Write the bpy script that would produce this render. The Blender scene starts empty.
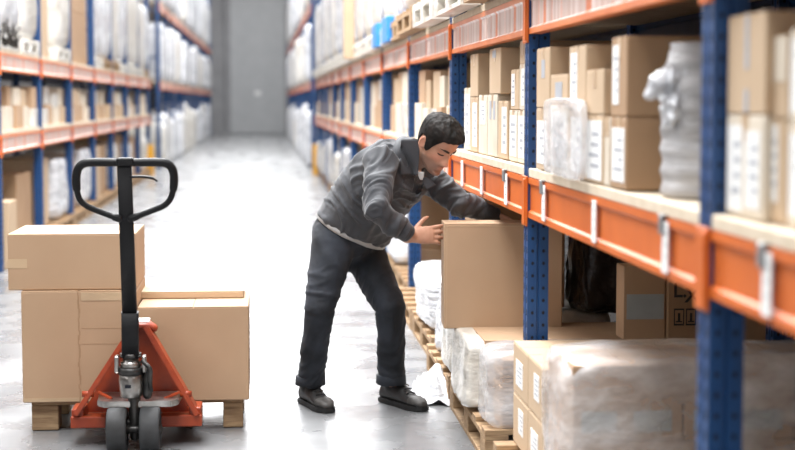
import bpy, bmesh, math, random
from mathutils import Vector, Matrix, noise, Euler
import numpy as np

SC = bpy.context.scene
COL = SC.collection
PI = math.pi
R = math.radians

# ---------------------------------------------------------------- camera
F, CH = 1600.0, 1.5
pitch = math.atan(124 / F)
yaw = math.atan(133.5 * math.cos(pitch) / F)
cam_d = bpy.data.cameras.new('camera')
cam = bpy.data.objects.new('camera', cam_d)
COL.objects.link(cam)
cam.location = (0, 0, CH)
cam.rotation_euler = (PI / 2 - pitch, 0, -yaw)
cam_d.sensor_width = 36
cam_d.lens = 36 * F / 795
cam_d.clip_end = 300
cam_d.dof.use_dof = True
cam_d.dof.focus_distance = 7.35
cam_d.dof.aperture_fstop = 1.9
SC.camera = cam

# ---------------------------------------------------------------- world, lights, exposure
w = bpy.data.worlds.new('world'); SC.world = w; w.use_nodes = True
bg = w.node_tree.nodes['Background']
bg.inputs[0].default_value = (0.93, 0.96, 1.0, 1)
bg.inputs[1].default_value = 0.35
SC.view_settings.view_transform = 'Standard'
SC.view_settings.look = 'None'
SC.view_settings.exposure = -0.07
SC.view_settings.gamma = 1.0
SC.view_settings.use_curve_mapping = False
SC.cycles.use_denoising = True
SC.cycles.max_bounces = 6
SC.cycles.sample_clamp_indirect = 6.0


def area(name, x, y, z, sx, sy, watts, rot=(0, 0, 0), col=(0.985, 0.99, 1.0)):
    l = bpy.data.lights.new(name, 'AREA')
    l.shape = 'RECTANGLE'; l.size = sx; l.size_y = sy; l.energy = watts; l.color = col
    o = bpy.data.objects.new(name, l); COL.objects.link(o)
    o.location = (x, y, z); o.rotation_euler = rot
    return o


area('skylight', -0.8, 3.3, 8.0, 3.4, 4.4, 950)
area('skylight', -1.3, 11, 7.2, 4.0, 7.4, 2300)
area('skylight', -0.6, 21, 7.6, 4.5, 11, 1700)
area('skylight', -0.6, 38, 8.4, 4.5, 18, 3200)
area('side_fill_light', -4.8, 4.5, 4.6, 3.6, 11, 230, rot=(0, -PI / 2, 0))  # added fill for the aisle faces of the cartons, no window here
area('skylight', -0.6, 59, 8.4, 4.5, 22, 2200)
# ---------------------------------------------------------------- pixel -> world
_fw = Vector((math.sin(yaw) * math.cos(pitch), math.cos(yaw) * math.cos(pitch), -math.sin(pitch)))
_rt = Vector((math.cos(yaw), -math.sin(yaw), 0))
_up = _rt.cross(_fw)
_C = Vector((0, 0, CH))


def ray(x, y): return _fw * F + _rt * (x - 397.5) + _up * (225 - y)
def at(x, y, Y): r = ray(x, y); return _C + r * (Y / r.y)
def atX(x, y, X): r = ray(x, y); return _C + r * (X / r.x)
def atZ(x, y, Z): r = ray(x, y); return _C + r * ((Z - CH) / r.z)
def Yx(x, X, y=150): return atX(x, y, X).y


# ---------------------------------------------------------------- materials
MATS = {}


def mat(name, col, rough=0.6, col2=None, scale=8.0, metal=0.0, bump=0.0, bscale=40.0, stretch=(1, 1, 1),
        spec=0.5, coat=0.0, alpha=1.0, detail=4.0, lo=0.35, hi=0.65, bdist=0.01, sheen=0.0, sss=0.0):
    if name in MATS: return MATS[name]
    m = bpy.data.materials.new(name); m.use_nodes = True
    nt = m.node_tree; b = nt.nodes['Principled BSDF']
    b.inputs['Roughness'].default_value = rough
    b.inputs['Metallic'].default_value = metal
    b.inputs['Specular IOR Level'].default_value = spec
    b.inputs['Coat Weight'].default_value = coat
    b.inputs['Alpha'].default_value = alpha
    b.inputs['Sheen Weight'].default_value = sheen
    if sss:
        b.inputs['Subsurface Weight'].default_value = sss
        b.inputs['Subsurface Radius'].default_value = (0.012, 0.005, 0.003)
        b.inputs['Subsurface Scale'].default_value = 0.6
    tc = nt.nodes.new('ShaderNodeTexCoord')
    mp = nt.nodes.new('ShaderNodeMapping'); mp.inputs['Scale'].default_value = stretch
    nt.links.new(tc.outputs['Object'], mp.inputs[0])
    n = nt.nodes.new('ShaderNodeTexNoise'); n.inputs['Scale'].default_value = scale; n.inputs['Detail'].default_value = detail
    nt.links.new(mp.outputs[0], n.inputs['Vector'])
    cr = nt.nodes.new('ShaderNodeValToRGB')
    c2 = col2 or tuple(c * 0.85 for c in col)
    cr.color_ramp.elements[0].position = lo; cr.color_ramp.elements[0].color = (*c2, 1)
    cr.color_ramp.elements[1].position = hi; cr.color_ramp.elements[1].color = (*col, 1)
    nt.links.new(n.outputs[0], cr.inputs[0])
    nt.links.new(cr.outputs[0], b.inputs['Base Color'])
    if bump:
        n2 = nt.nodes.new('ShaderNodeTexNoise'); n2.inputs['Scale'].default_value = bscale; n2.inputs['Detail'].default_value = 5
        nt.links.new(mp.outputs[0], n2.inputs['Vector'])
        bp = nt.nodes.new('ShaderNodeBump'); bp.inputs['Strength'].default_value = bump; bp.inputs['Distance'].default_value = bdist
        nt.links.new(n2.outputs[0], bp.inputs['Height'])
        nt.links.new(bp.outputs[0], b.inputs['Normal'])
    MATS[name] = m
    return m


def floor_mat():
    m = mat('polished_concrete', (0.27, 0.275, 0.28), 0.22, (0.085, 0.088, 0.092), scale=1.1, bump=0.12, bscale=5, bdist=0.02, lo=0.3, hi=0.7, detail=8)
    nt = m.node_tree; b = nt.nodes['Principled BSDF']
    n = nt.nodes.new('ShaderNodeTexNoise'); n.inputs['Scale'].default_value = 2.3; n.inputs['Detail'].default_value = 6
    tc = nt.nodes.new('ShaderNodeTexCoord'); nt.links.new(tc.outputs['Object'], n.inputs['Vector'])
    mr = nt.nodes.new('ShaderNodeMapRange'); mr.inputs[1].default_value = 0.3; mr.inputs[2].default_value = 0.7
    mr.inputs[3].default_value = 0.16; mr.inputs[4].default_value = 0.42
    nt.links.new(n.outputs[0], mr.inputs[0]); nt.links.new(mr.outputs[0], b.inputs['Roughness'])
    return m


M_floor = floor_mat()
M_wall = mat('wall_sheet', (0.10, 0.09, 0.085), 0.9)  # dark colour puts the darkness behind the racks into the wall
M_wallg = mat('end_wall_grey', (0.30, 0.30, 0.31), 0.7, scale=2)
M_ceil = mat('ceiling_sheet', (0.75, 0.75, 0.75), 0.8)
M_blue = mat('blue_rack_paint', (0.010, 0.066, 0.205), 0.42, (0.008, 0.05, 0.165), scale=5, bump=0.1)
M_orange = mat('orange_rack_paint', (0.62, 0.135, 0.016), 0.45, (0.54, 0.11, 0.012), scale=4, bump=0.05)
M_hole = mat('dark_hole', (0.01, 0.012, 0.02), 0.9)
M_card = mat('cardboard', (0.47, 0.31, 0.19), 0.75, (0.44, 0.285, 0.172), scale=3, bump=0.15, bscale=30, bdist=0.002)
M_card2 = mat('pale_cardboard', (0.54, 0.395, 0.26), 0.75, (0.50, 0.36, 0.23), scale=3, bump=0.15, bscale=30, bdist=0.002)
M_card3 = mat('brown_cardboard', (0.40, 0.25, 0.14), 0.75, (0.36, 0.22, 0.12), scale=3, bump=0.15, bscale=30, bdist=0.002)  # brown board; also puts shade into the colour of dimly lit cartons
M_cream = mat('cream_lit_cardboard', (0.68, 0.60, 0.49), 0.7, (0.60, 0.52, 0.41), scale=6)  # pale printed board; also puts the bright aisle light into the colour
M_tape = mat('brown_tape', (0.55, 0.39, 0.24), 0.3, scale=6)
M_label = mat('paper_label', (0.82, 0.82, 0.80), 0.6, (0.78, 0.78, 0.77), scale=20)
M_grey = mat('label_print', (0.42, 0.43, 0.46), 0.7)
M_black = mat('black_print', (0.03, 0.025, 0.022), 0.7)
M_greylabel = mat('grey_label', (0.42, 0.46, 0.46), 0.6)
M_wood = mat('pallet_wood', (0.42, 0.28, 0.155), 0.8, (0.24, 0.145, 0.075), scale=7, stretch=(1, 8, 8), bump=0.3, bscale=20)
M_board = mat('shelf_board', (0.66, 0.56, 0.43), 0.7, (0.58, 0.48, 0.35), scale=12)
M_wrap = mat('white_stretch_film', (0.80, 0.81, 0.83), 0.25, (0.50, 0.51, 0.54), scale=3.5, stretch=(1, 1, 2.5), bump=0.8, bscale=6, bdist=0.04, coat=0.4)
M_wrapw = mat('creamy_stretch_film', (0.82, 0.80, 0.75), 0.3, (0.56, 0.52, 0.45), scale=3, stretch=(1, 1, 2), bump=0.8, bscale=6, bdist=0.04, coat=0.3)
M_bluefoil = mat('blue_foil', (0.04, 0.25, 0.62), 0.4)
M_yellow = mat('yellow_guard_paint', (0.80, 0.40, 0.02), 0.4)
M_blackp = mat('black_handle_coating', (0.007, 0.007, 0.008), 0.5, spec=.3, bump=0.2, bscale=60, bdist=0.002)
M_chrome = mat('worn_steel', (0.62, 0.60, 0.57), 0.28, (0.30, 0.28, 0.26), scale=14, metal=1.0, bump=0.2)
M_dsteel = mat('greasy_steel', (0.10, 0.095, 0.09), 0.4, (0.03, 0.03, 0.03), scale=18, metal=0.8, bump=0.2)
M_red = mat('orange_red_truck_paint', (0.34, 0.048, 0.011), 0.38, (0.21, 0.026, 0.008), scale=9, bump=0.15, lo=0.3, hi=0.6)
M_rubber = mat('grey_rubber', (0.05, 0.052, 0.055), 0.7, (0.03, 0.03, 0.03), scale=12)
M_door = mat('grey_shutter', (0.43, 0.44, 0.45), 0.6, (0.40, 0.41, 0.42), scale=2)
M_darkfilm = mat('dark_film', (0.035, 0.028, 0.025), 0.22, (0.015, 0.012, 0.012), scale=4, bump=1.0, bscale=5, bdist=0.05)
M_clip = mat('grey_clip', (0.35, 0.37, 0.38), 0.4, metal=0.6)


def clear_film():
    m = bpy.data.materials.new('clear_stretch_film'); m.use_nodes = True
    nt = m.node_tree; b = nt.nodes['Principled BSDF']
    b.inputs['Base Color'].default_value = (0.86, 0.86, 0.87, 1)
    b.inputs['Roughness'].default_value = 0.2
    b.inputs['Coat Weight'].default_value = 0.5
    tc = nt.nodes.new('ShaderNodeTexCoord')
    mp = nt.nodes.new('ShaderNodeMapping'); mp.inputs['Scale'].default_value = (1.0, 1.0, 1.8); mp.inputs['Rotation'].default_value = (0, 0.7, 0.4)
    nt.links.new(tc.outputs['Object'], mp.inputs[0])
    n = nt.nodes.new('ShaderNodeTexNoise'); n.inputs['Scale'].default_value = 5; n.inputs['Detail'].default_value = 6
    nt.links.new(mp.outputs[0], n.inputs['Vector'])
    mr = nt.nodes.new('ShaderNodeMapRange'); mr.inputs[1].default_value = 0.35; mr.inputs[2].default_value = 0.72
    mr.inputs[3].default_value = 0.22; mr.inputs[4].default_value = 0.72
    nt.links.new(n.outputs[0], mr.inputs[0]); nt.links.new(mr.outputs[0], b.inputs['Alpha'])
    bp = nt.nodes.new('ShaderNodeBump'); bp.inputs['Strength'].default_value = 0.9; bp.inputs['Distance'].default_value = 0.03
    nt.links.new(n.outputs[0], bp.inputs['Height']); nt.links.new(bp.outputs[0], b.inputs['Normal'])
    return m


M_clear = clear_film()


def labelled_hazy_orange():
    """orange beam paint with a row of white shelf stickers along the beam (object Y), widened to paint in glare and haze"""
    m = mat('orange_paint_stickers_haze', (0.78, 0.22, 0.06), 0.34, (0.66, 0.16, 0.04), scale=4)
    nt = m.node_tree; b = nt.nodes['Principled BSDF']
    base = b.inputs['Base Color'].links[0].from_socket
    tc = nt.nodes.new('ShaderNodeTexCoord'); sx = nt.nodes.new('ShaderNodeSeparateXYZ')
    nt.links.new(tc.outputs['Object'], sx.inputs[0])
    cx = nt.nodes.new('ShaderNodeCombineXYZ'); nt.links.new(sx.outputs[1], cx.inputs[0])
    v = nt.nodes.new('ShaderNodeTexNoise'); v.inputs['Scale'].default_value = 7.5; v.inputs['Detail'].default_value = 4
    nt.links.new(cx.outputs[0], v.inputs['Vector'])
    gt = nt.nodes.new('ShaderNodeMath'); gt.operation = 'GREATER_THAN'; gt.inputs[1].default_value = 0.44  # wide pale cover also stands for glare and haze over the beams
    nt.links.new(v.outputs[0], gt.inputs[0])
    ab = nt.nodes.new('ShaderNodeMath'); ab.operation = 'ABSOLUTE'; nt.links.new(sx.outputs[2], ab.inputs[0])
    lt = nt.nodes.new('ShaderNodeMath'); lt.operation = 'LESS_THAN'; lt.inputs[1].default_value = 0.058
    nt.links.new(ab.outputs[0], lt.inputs[0])
    mu = nt.nodes.new('ShaderNodeMath'); mu.operation = 'MULTIPLY'
    nt.links.new(gt.outputs[0], mu.inputs[0]); nt.links.new(lt.outputs[0], mu.inputs[1])
    m2 = nt.nodes.new('ShaderNodeMath'); m2.operation = 'MULTIPLY'; m2.inputs[1].default_value = 0.8
    nt.links.new(mu.outputs[0], m2.inputs[0])
    mx = nt.nodes.new('ShaderNodeMix'); mx.data_type = 'RGBA'
    nt.links.new(m2.outputs[0], mx.inputs[0]); nt.links.new(base, mx.inputs[6]); v2 = nt.nodes.new('ShaderNodeTexNoise'); v2.inputs['Scale'].default_value = 14; v2.inputs['Detail'].default_value = 3
    nt.links.new(cx.outputs[0], v2.inputs['Vector'])
    r2 = nt.nodes.new('ShaderNodeValToRGB'); r2.color_ramp.elements[0].position = .4; r2.color_ramp.elements[0].color = (.52, .40, .35, 1)
    r2.color_ramp.elements[1].position = .6; r2.color_ramp.elements[1].color = (.76, .72, .70, 1)
    nt.links.new(v2.outputs[0], r2.inputs[0]); nt.links.new(r2.outputs[0], mx.inputs[7])
    nt.links.new(mx.outputs[2], b.inputs['Base Color'])
    return m


M_orangeL = labelled_hazy_orange()


# ---------------------------------------------------------------- mesh helpers
def box(bm, x0, x1, y0, y1, z0, z1, bev=0.0, mi=0, seg=1):
    vs = [bm.verts.new(p) for p in ((x0, y0, z0), (x1, y0, z0), (x1, y1, z0), (x0, y1, z0), (x0, y0, z1), (x1, y0, z1), (x1, y1, z1), (x0, y1, z1))]
    fs = [bm.faces.new([vs[i] for i in q]) for q in ((0, 3, 2, 1), (4, 5, 6, 7), (0, 1, 5, 4), (1, 2, 6, 5), (2, 3, 7, 6), (3, 0, 4, 7))]
    for f in fs: f.material_index = mi
    if bev:
        es = list({e for f in fs for e in f.edges})
        r = bmesh.ops.bevel(bm, geom=es, offset=bev, segments=seg, affect='EDGES', profile=0.5)
        for f in r['faces']: f.material_index = mi
    return vs


def prism(bm, pts2, axis, a0, a1, mi=0):
    """extrude closed 2-D outline along axis ('x','y','z') from a0 to a1"""
    def P(p, a):
        u, v = p
        return {'x': (a, u, v), 'y': (u, a, v), 'z': (u, v, a)}[axis]
    A = [bm.verts.new(P(p, a0)) for p in pts2]; B = [bm.verts.new(P(p, a1)) for p in pts2]
    n = len(pts2)
    fs = [bm.faces.new((A[i], A[(i + 1) % n], B[(i + 1) % n], B[i])) for i in range(n)]
    fs.append(bm.faces.new(A[::-1])); fs.append(bm.faces.new(B))
    for f in fs: f.material_index = mi
    return fs


def frame_of(d, up=None):
    d = Vector(d).normalized()
    u = Vector(up) if up is not None else (Vector((0, 0, 1)) if abs(d.z) < 0.9 else Vector((1, 0, 0)))
    s = u - d * u.dot(d)
    if s.length < 1e-5: s = Vector((1, 0, 0)) - d * d.x
    s.normalize()
    return s, d.cross(s)


def loft(bm, pts, rad, n=16, up=None, cap=True, mi=0, dome=True, power=2.0):
    """tube through pts; rad = number or (a, b) per point, a along 'up', b across. Rounded ends."""
    pts = [Vector(p) for p in pts]
    rad = [(r, r) if isinstance(r, (int, float)) else r for r in rad]
    P, Rr = list(pts), list(rad)
    if dome and cap:
        d0 = (pts[0] - pts[1]).normalized(); d1 = (pts[-1] - pts[-2]).normalized()
        r0 = min(rad[0]); r1 = min(rad[-1])
        P = [pts[0] + d0 * r0 * k for k in (0.92, 0.6)] + P + [pts[-1] + d1 * r1 * k for k in (0.6, 0.92)]
        Rr = [tuple(q * k for q in rad[0]) for k in (0.35, 0.8)] + Rr + [tuple(q * k for q in rad[-1]) for k in (0.8, 0.35)]
    rings = []
    s_prev = None
    for i, p in enumerate(P):
        a = P[max(i - 1, 0)]; c = P[min(i + 1, len(P) - 1)]
        d = (c - a).normalized()
        if up is not None: s, t = frame_of(d, up)
        elif s_prev is None: s, t = frame_of(d)
        else: s, t = frame_of(d, s_prev)
        s_prev = s
        ra, rb = Rr[i]
        ring = []
        for k in range(n):
            an = 2 * PI * k / n
            ca, sa = math.cos(an), math.sin(an)
            if power != 2.0:
                ca = math.copysign(abs(ca) ** (2 / power), ca); sa = math.copysign(abs(sa) ** (2 / power), sa)
            ring.append(bm.verts.new(p + s * (ra * ca) + t * (rb * sa)))
        rings.append(ring)
    for A, B in zip(rings, rings[1:]):
        for k in range(n):
            f = bm.faces.new((A[k], A[(k + 1) % n], B[(k + 1) % n], B[k])); f.smooth = True; f.material_index = mi
    if cap:
        for rg in (rings[0][::-1], rings[-1]):
            f = bm.faces.new(rg); f.material_index = mi
    return rings


def tube(bm, pts, r, n=10, mi=0):
    return loft(bm, pts, [r] * len(pts), n=n, dome=False, mi=mi)


def spline(pts, k=6):
    pts = [Vector(p) for p in pts]; out = []
    q = [pts[0]] + pts + [pts[-1]]
    for i in range(1, len(q) - 2):
        for j in range(k):
            t = j / k
            a, b, c, d = q[i - 1], q[i], q[i + 1], q[i + 2]
            out.append(0.5 * ((2 * b) + (c - a) * t + (2 * a - 5 * b + 4 * c - d) * t * t + (3 * b - a - 3 * c + d) * t ** 3))
    out.append(pts[-1]); return out


def obj(name, bm, m, parent=None, loc=None, smooth=False, recalc=True):
    """link bm as one mesh object; its origin at loc (bm in world coords) -- children keep world coords"""
    if recalc: bmesh.ops.recalc_face_normals(bm, faces=bm.faces)
    me = bpy.data.meshes.new(name)
    if loc is not None:
        for v in bm.verts: v.co -= Vector(loc)
    if smooth:
        for f in bm.faces: f.smooth = True
    bm.to_mesh(me); bm.free()
    for x in (m if isinstance(m, (list, tuple)) else [m]): me.materials.append(x)
    o = bpy.data.objects.new(name, me); COL.objects.link(o)
    if loc is not None: o.location = loc
    if parent is not None:
        o.parent = parent
        o.matrix_parent_inverse = Matrix.Identity(4)
    return o


def tag(o, label=None, cat=None, group=None, kind=None):
    if label: o['label'] = label
    if cat: o['category'] = cat
    if group: o['group'] = group
    if kind: o['kind'] = kind
    return o


def empty(name, loc, label=None, cat=None, group=None, rz=0):
    o = bpy.data.objects.new(name, None); COL.objects.link(o)
    o.location = loc; o.rotation_euler = (0, 0, rz); o.empty_display_size = 0.1
    return tag(o, label, cat, group)


def copy_tree(o, parent=None):
    c = o.copy(); COL.objects.link(c)
    if parent is not None: c.parent = parent
    for ch in list(o.children): copy_tree(ch, c)
    return c


def nb(): return bmesh.new()


# ---------------------------------------------------------------- the shell
X_R, X_L = 1.05, -2.3
def slab(name, b, m):
    bm = nb(); box(bm, *b); o = obj(name, bm, m); o['kind'] = 'structure'; return o
slab('floor', (-5.2, 4.0, -4.0, 73.6, -0.2, 0.0), M_floor)
slab('wall_right', (3.7, 4.0, -4.0, 73.6, 0.0, 9.0), M_wall)
slab('wall_left', (-5.2, -4.9, -4.0, 73.6, 0.0, 9.0), M_wall)
slab('ceiling', (-5.2, 4.0, -4.0, 73.9, 9.0, 9.2), M_ceil)
slab('wall_front', (-5.2, 4.0, -4.2, -4.0, 0.0, 9.0), M_ceil)
slab('wall_back', (-5.2, 4.0, 73.6, 73.9, 0.0, 9.0), M_wallg)
bm = nb()
for k in range(8):
    x0 = -1.5 + k * 0.305
    box(bm, x0, x0 + 0.29, 73.48, 73.56, 0.02, 7.0, 0.01)
box(bm, -1.5, 0.93, 73.55, 73.598, 0.0, 7.05)
d = obj('door_1', bm, M_door); d['kind'] = 'structure'
bm = nb(); box(bm, -0.42, -0.14, 73.42, 73.47, 1.75, 1.95, 0.01); o = obj('door_window', bm, M_label, d)
bm = nb(); box(bm, -1.72, -1.5, 73.3, 73.6, 0, 7.2); box(bm, 0.93, 1.12, 73.3, 73.6, 0, 7.2); box(bm, -1.72, 1.12, 73.3, 73.6, 7.05, 7.3)
o = obj('trim_1', bm, M_wallg); o['kind'] = 'structure'

# ---------------------------------------------------------------- racks
U = [1.065 + 2.63 * k for k in range(13)]       # near block: 1.15 ... 32.71
UF = [36.0 + 2.63 * k for k in range(14)]      # far block
Z1a, Z1b = 1.035, 1.20
Z2a, Z2b = 1.765, 1.925
DECK = 1.238
_upright = {}


def upright_mesh(h):
    """C-shaped post, face to the aisle (-X), 0.085 deep in X, 0.1 wide in Y, with rows of holes"""
    if h in _upright: return _upright[h]
    bm = nb()
    dx, dy = 0.085, 0.10
    out = [(0, 0), (dx * .44, 0), (dx * .47, .006), (dx * .53, .006), (dx * .56, 0), (dx, 0), (dx, .012), (dx * .7, .03), (dx * .7, dy - .03), (dx, dy - .012), (dx, dy),
           (dx * .56, dy), (dx * .53, dy - .006), (dx * .47, dy - .006), (dx * .44, dy), (0, dy), (0, dy * .62), (.008, dy * .56), (.008, dy * .44), (0, dy * .38)]
    prism(bm, out, 'z', 0, h)
    z = 0.1
    while z < min(h, 4.2):
        for cx in (dx * .24, dx * .76):
            for yy, s in ((-0.0006, -1), (dy + 0.0006, 1)):
                vs = [bm.verts.new((cx + 0.0062 * math.cos(PI / 4 * k), yy, z + 0.0075 * math.sin(PI / 4 * k))) for k in range(8)]
                f = bm.faces.new(vs); f.material_index = 1
        for cy in (dy * .18, dy * .82):
            vs = [bm.verts.new(p) for p in ((-0.0006, cy - .009, z - .012), (-0.0006, cy + .009, z - .012), (-0.0006, cy + .006, z + .014), (-0.0006, cy - .006, z + .014))]
            f = bm.faces.new(vs); f.material_index = 1
        z += 0.05
    me = bpy.data.meshes.new('upright'); bm.to_mesh(me); bm.free()
    me.materials.append(M_blue); me.materials.append(M_hole)
    _upright[h] = me
    return me


def inst(name, me, loc, parent=None, scale=None, rz=0):
    o = bpy.data.objects.new(name, me); COL.objects.link(o); o.location = loc
    o.rotation_euler = (0, 0, rz)
    if scale: o.scale = scale
    if parent is not None: o.parent = parent
    return o


def beam_mesh(L, m):
    """box beam along Y from 0 to L, front lip profile, centred on z"""
    bm = nb(); h = 0.08
    pr = [(0, -h), (0.05, -h), (0.05, h), (0, h), (0, h - .022), (0.009, h - .03), (0.009, -h + .03), (0, -h + .022)]
    prism(bm, pr, 'y', 0, L)
    bmesh.ops.recalc_face_normals(bm, faces=bm.faces)
    me = bpy.data.meshes.new('beam'); bm.to_mesh(me); bm.free(); me.materials.append(m); return me


def conn_mesh():
    bm = nb()
    box(bm, -0.008, 0.0, -0.004, 0.104, -0.115, 0.085, 0.002)
    box(bm, -0.016, -0.006, 0.0, 0.035, -0.105, 0.075, 0.002)
    bmesh.ops.recalc_face_normals(bm, faces=bm.faces)
    me = bpy.data.meshes.new('beam_connector'); bm.to_mesh(me); bm.free(); me.materials.append(M_orange); return me


ME_beam = beam_mesh(2.53, M_orange); ME_beamL = beam_mesh(2.53, M_orangeL)
ME_beamB = beam_mesh(2.53, M_blue)  # rear beams blue instead of orange, shade put into their colour
ME_conn = conn_mesh()
bm = nb(); box(bm, 0, 1.095, 0, 2.53, 0, 0.036, 0.003); me = bpy.data.meshes.new('shelf_board'); bm.to_mesh(me); bm.free(); me.materials.append(M_board); ME_board = me
bm = nb(); box(bm, 0.0, 0.93, 0, 0.02, 0, 0.03); me = bpy.data.meshes.new('brace'); bm.to_mesh(me); bm.free(); me.materials.append(M_blue); ME_brace = me


def rack(side, ys, h, levels, label, plain=()):
    """side +1: face at X_R looking to -X; -1 mirrored at X_L"""
    x0 = X_R if side > 0 else X_L
    root = empty('pallet_rack', (x0, ys[0], 0), label, 'pallet rack')
    if side < 0: root.scale = (-1, 1, 1)
    beams = {}
    for i, y in enumerate(ys):
        ly = y - ys[0]
        inst('upright', upright_mesh(h), (0, ly, 0), root)
        inst('rear_upright', upright_mesh(h), (1.1 - .085, ly, 0), root)
        for zb in (2.45, 3.5):
            o = inst('brace', ME_brace, (0.085, ly + .04, zb), root)
            o.rotation_euler = (0, -math.atan2(0.9, 0.93) if zb < 2 else 0, 0)
            if zb < 2: o.scale = (1.39, 1, 1)
        for zc in levels:
            inst('beam_connector', ME_conn, (-0.001, ly, zc + .08), root)
        if i < len(ys) - 1:
            for zc in levels:
                pl = (i, zc) in plain
                b = inst('beam', ME_beam if pl else ME_beamL, (0.0, ly + .1, zc + .08), root)
                beams[(i, zc)] = b
                inst('rear_beam', ME_beamB, (1.05, ly + .1, zc + .08), root)
                inst('shelf_board', ME_board, (0.002, ly + .1, zc + .162), root)
    return root, beams


rackR, beamsR = rack(1, U, 5.6, (Z1a, Z2a), 'blue and orange pallet rack along the right side where the man works', plain=((0, Z1a), (1, Z1a), (2, Z1a)))
rackL, beamsL = rack(-1, U[3:], 5.6, (Z1a, Z2a), 'blue and orange pallet rack along the left side of the aisle behind the pallet truck')
rackRF, _ = rack(1, UF, 6.8, (Z2a, 3.52), 'far blurred blue rack on the right side near the grey end door')
rackLF, _ = rack(-1, UF, 6.8, (Z2a, 3.52), 'far blurred blue rack on the left side near the grey end door')


# shelf labels hung on the near orange beams, with their clips
def shelf_label(bay, y, wd=0.05, h=0.135, clip=True, ztop=0.07):
    b = beamsR[(bay, Z1a)]
    ly = y - (U[bay] + .1)
    bm = nb(); box(bm, -0.0075, -0.0035, ly - wd / 2, ly + wd / 2, ztop - h, ztop, 0.001)
    for k in range(3): box(bm, -0.0082, -0.0074, ly - wd * .28, ly + wd * .05, ztop - h * .25 - k * h * .22, ztop - h * .2 - k * h * .22, mi=1)
    o = obj('shelf_label', bm, [M_label, M_grey], b)
    if clip:
        bm = nb(); box(bm, -0.014, -0.0075, ly + wd * .1, ly + wd * .8, 0.035, 0.088, 0.003); box(bm, -0.012, 0.02, ly + wd * .1, ly + wd * .8, 0.082, 0.088)
        obj('label_clip', bm, M_clip, b)


for px, c in ((463, False), (482.5, False), (507, True), (545, True), (596, False), (668, True), (771, True)):
    y = Yx(px, X_R, 190)
    bay = 0 if y < U[1] else (1 if y < U[2] else 2)
    shelf_label(bay, y, 0.075 if bay == 2 else 0.06, clip=c)

for side, x in ((1, X_R), (-1, X_L)):
    bm = nb(); s = side
    xa, xb = (x - .07, x + .12) if s > 0 else (x - .12, x + .07)
    y0 = U[-1] + .11
    prism(bm, [(xa, U[-1] - .06), (xb, U[-1] - .06), (xb, U[-1] - .01), (x + s * -.02, U[-1] - .01), (x + s * -.02, y0), (xb, y0), (xb, y0 + .05), (xa, y0 + .05)] if s > 0 else
          [(xb, U[-1] - .06), (xa, U[-1] - .06), (xa, U[-1] - .01), (x + .02, U[-1] - .01), (x + .02, y0), (xa, y0), (xa, y0 + .05), (xb, y0 + .05)], 'z', 0, 0.62)
    o = obj('post_guard', bm, M_yellow, loc=(x, U[-1], 0))
    tag(o, 'yellow post guard at the far foot of the %s rack' % ('right' if s > 0 else 'left'), 'guard', 'yellow post guards')


# ---------------------------------------------------------------- cartons
rng = random.Random(7)


def carton(x0, x1, y0, y1, z0, z1, m=None, label='', group=None, rot=0.0, tape=True, lab=None, bev=0.004, name='carton', cat='carton', lab_side='a'):
    """lab = list of (u0,u1,v0,v1,'white'|'print') on the aisle face ('a': -X for right, +X for left) or 'f' camera face"""
    cx, cy = (x0 + x1) / 2, (y0 + y1) / 2
    hx, hy, h = (x1 - x0) / 2, (y1 - y0) / 2, z1 - z0
    bm = nb()
    box(bm, -hx, hx, -hy, hy, 0, h - .004, bev)
    # two top flaps meeting at a seam
    if hx > hy:
        box(bm, -hx + .001, hx - .001, -hy + .001, -.0015, h - .006, h, .0015); box(bm, -hx + .001, hx - .001, .0015, hy - .001, h - .006, h, .0015)
    else:
        box(bm, -hx + .001, -.0015, -hy + .001, hy - .001, h - .006, h, .0015); box(bm, .0015, hx - .001, -hy + .001, hy - .001, h - .006, h, .0015)
    o = obj(name, bm, m or M_card)
    o.location = (cx, cy, z0); o.rotation_euler = (0, 0, rot)
    tag(o, label, cat, group)
    if tape:
        bm = nb()
        if hx > hy:
            box(bm, -hx - .0008, hx + .0008, -.025, .025, h - .001, h + .0008)
            for s in (-1, 1): box(bm, s * hx - .0009, s * hx + .0009, -.025, .025, h - .06, h)
        else:
            box(bm, -.025, .025, -hy - .0008, hy + .0008, h - .001, h + .0008)
            for s in (-1, 1): box(bm, -.025, .025, s * hy - .0009, s * hy + .0009, h - .06, h)
        obj('tape', bm, M_tape, o)
    for q in (lab or []):  # white labels, some enlarged to paint the lit cream onto aisle faces
        u0, u1, v0, v1 = q[:4]; kind = q[4] if len(q) > 4 else 'white'; side = q[5] if len(q) > 5 else lab_side
        bm = nb()
        e = .0015
        s = -1 if side == 'a' else 1
        if side in 'ab':
            xx = s * hx; a, b = sorted((xx, xx + s * e))
            box(bm, a, b, -hy + 2 * hy * u0, -hy + 2 * hy * u1, h * v0, h * v1)
            if kind == 'white':
                for k in range(4):
                    vv = v0 + (v1 - v0) * (0.2 + .18 * k); a2, b2 = sorted((xx + s * e, xx + s * (e + .0006)))
                    box(bm, a2, b2, -hy + 2 * hy * (u0 + (u1 - u0) * .15), -hy + 2 * hy * (u0 + (u1 - u0) * rng.uniform(.45, .85)), h * vv, h * (vv + (v1 - v0) * .07), mi=1)
        else:
            box(bm, -hx + 2 * hx * u0, -hx + 2 * hx * u1, -hy - e, -hy, h * v0, h * v1)
        obj('label' if kind in ('white', 'grey') else 'print', bm, {'white': [M_label, M_grey], 'grey': [M_greylabel], 'print': [M_grey], 'cream': [M_cream]}[kind], o)
    return o


def pxcarton(xa, xb, z0, z1, X=1.08, depth=0.45, **k):
    """carton whose aisle face spans picture columns xa (far) .. xb (near) on the plane X"""
    zc = 150
    return carton(X, X + depth, Yx(xb, X, zc), Yx(xa, X, zc) - .004, z0, z1, **k)


W = 'white'
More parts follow.
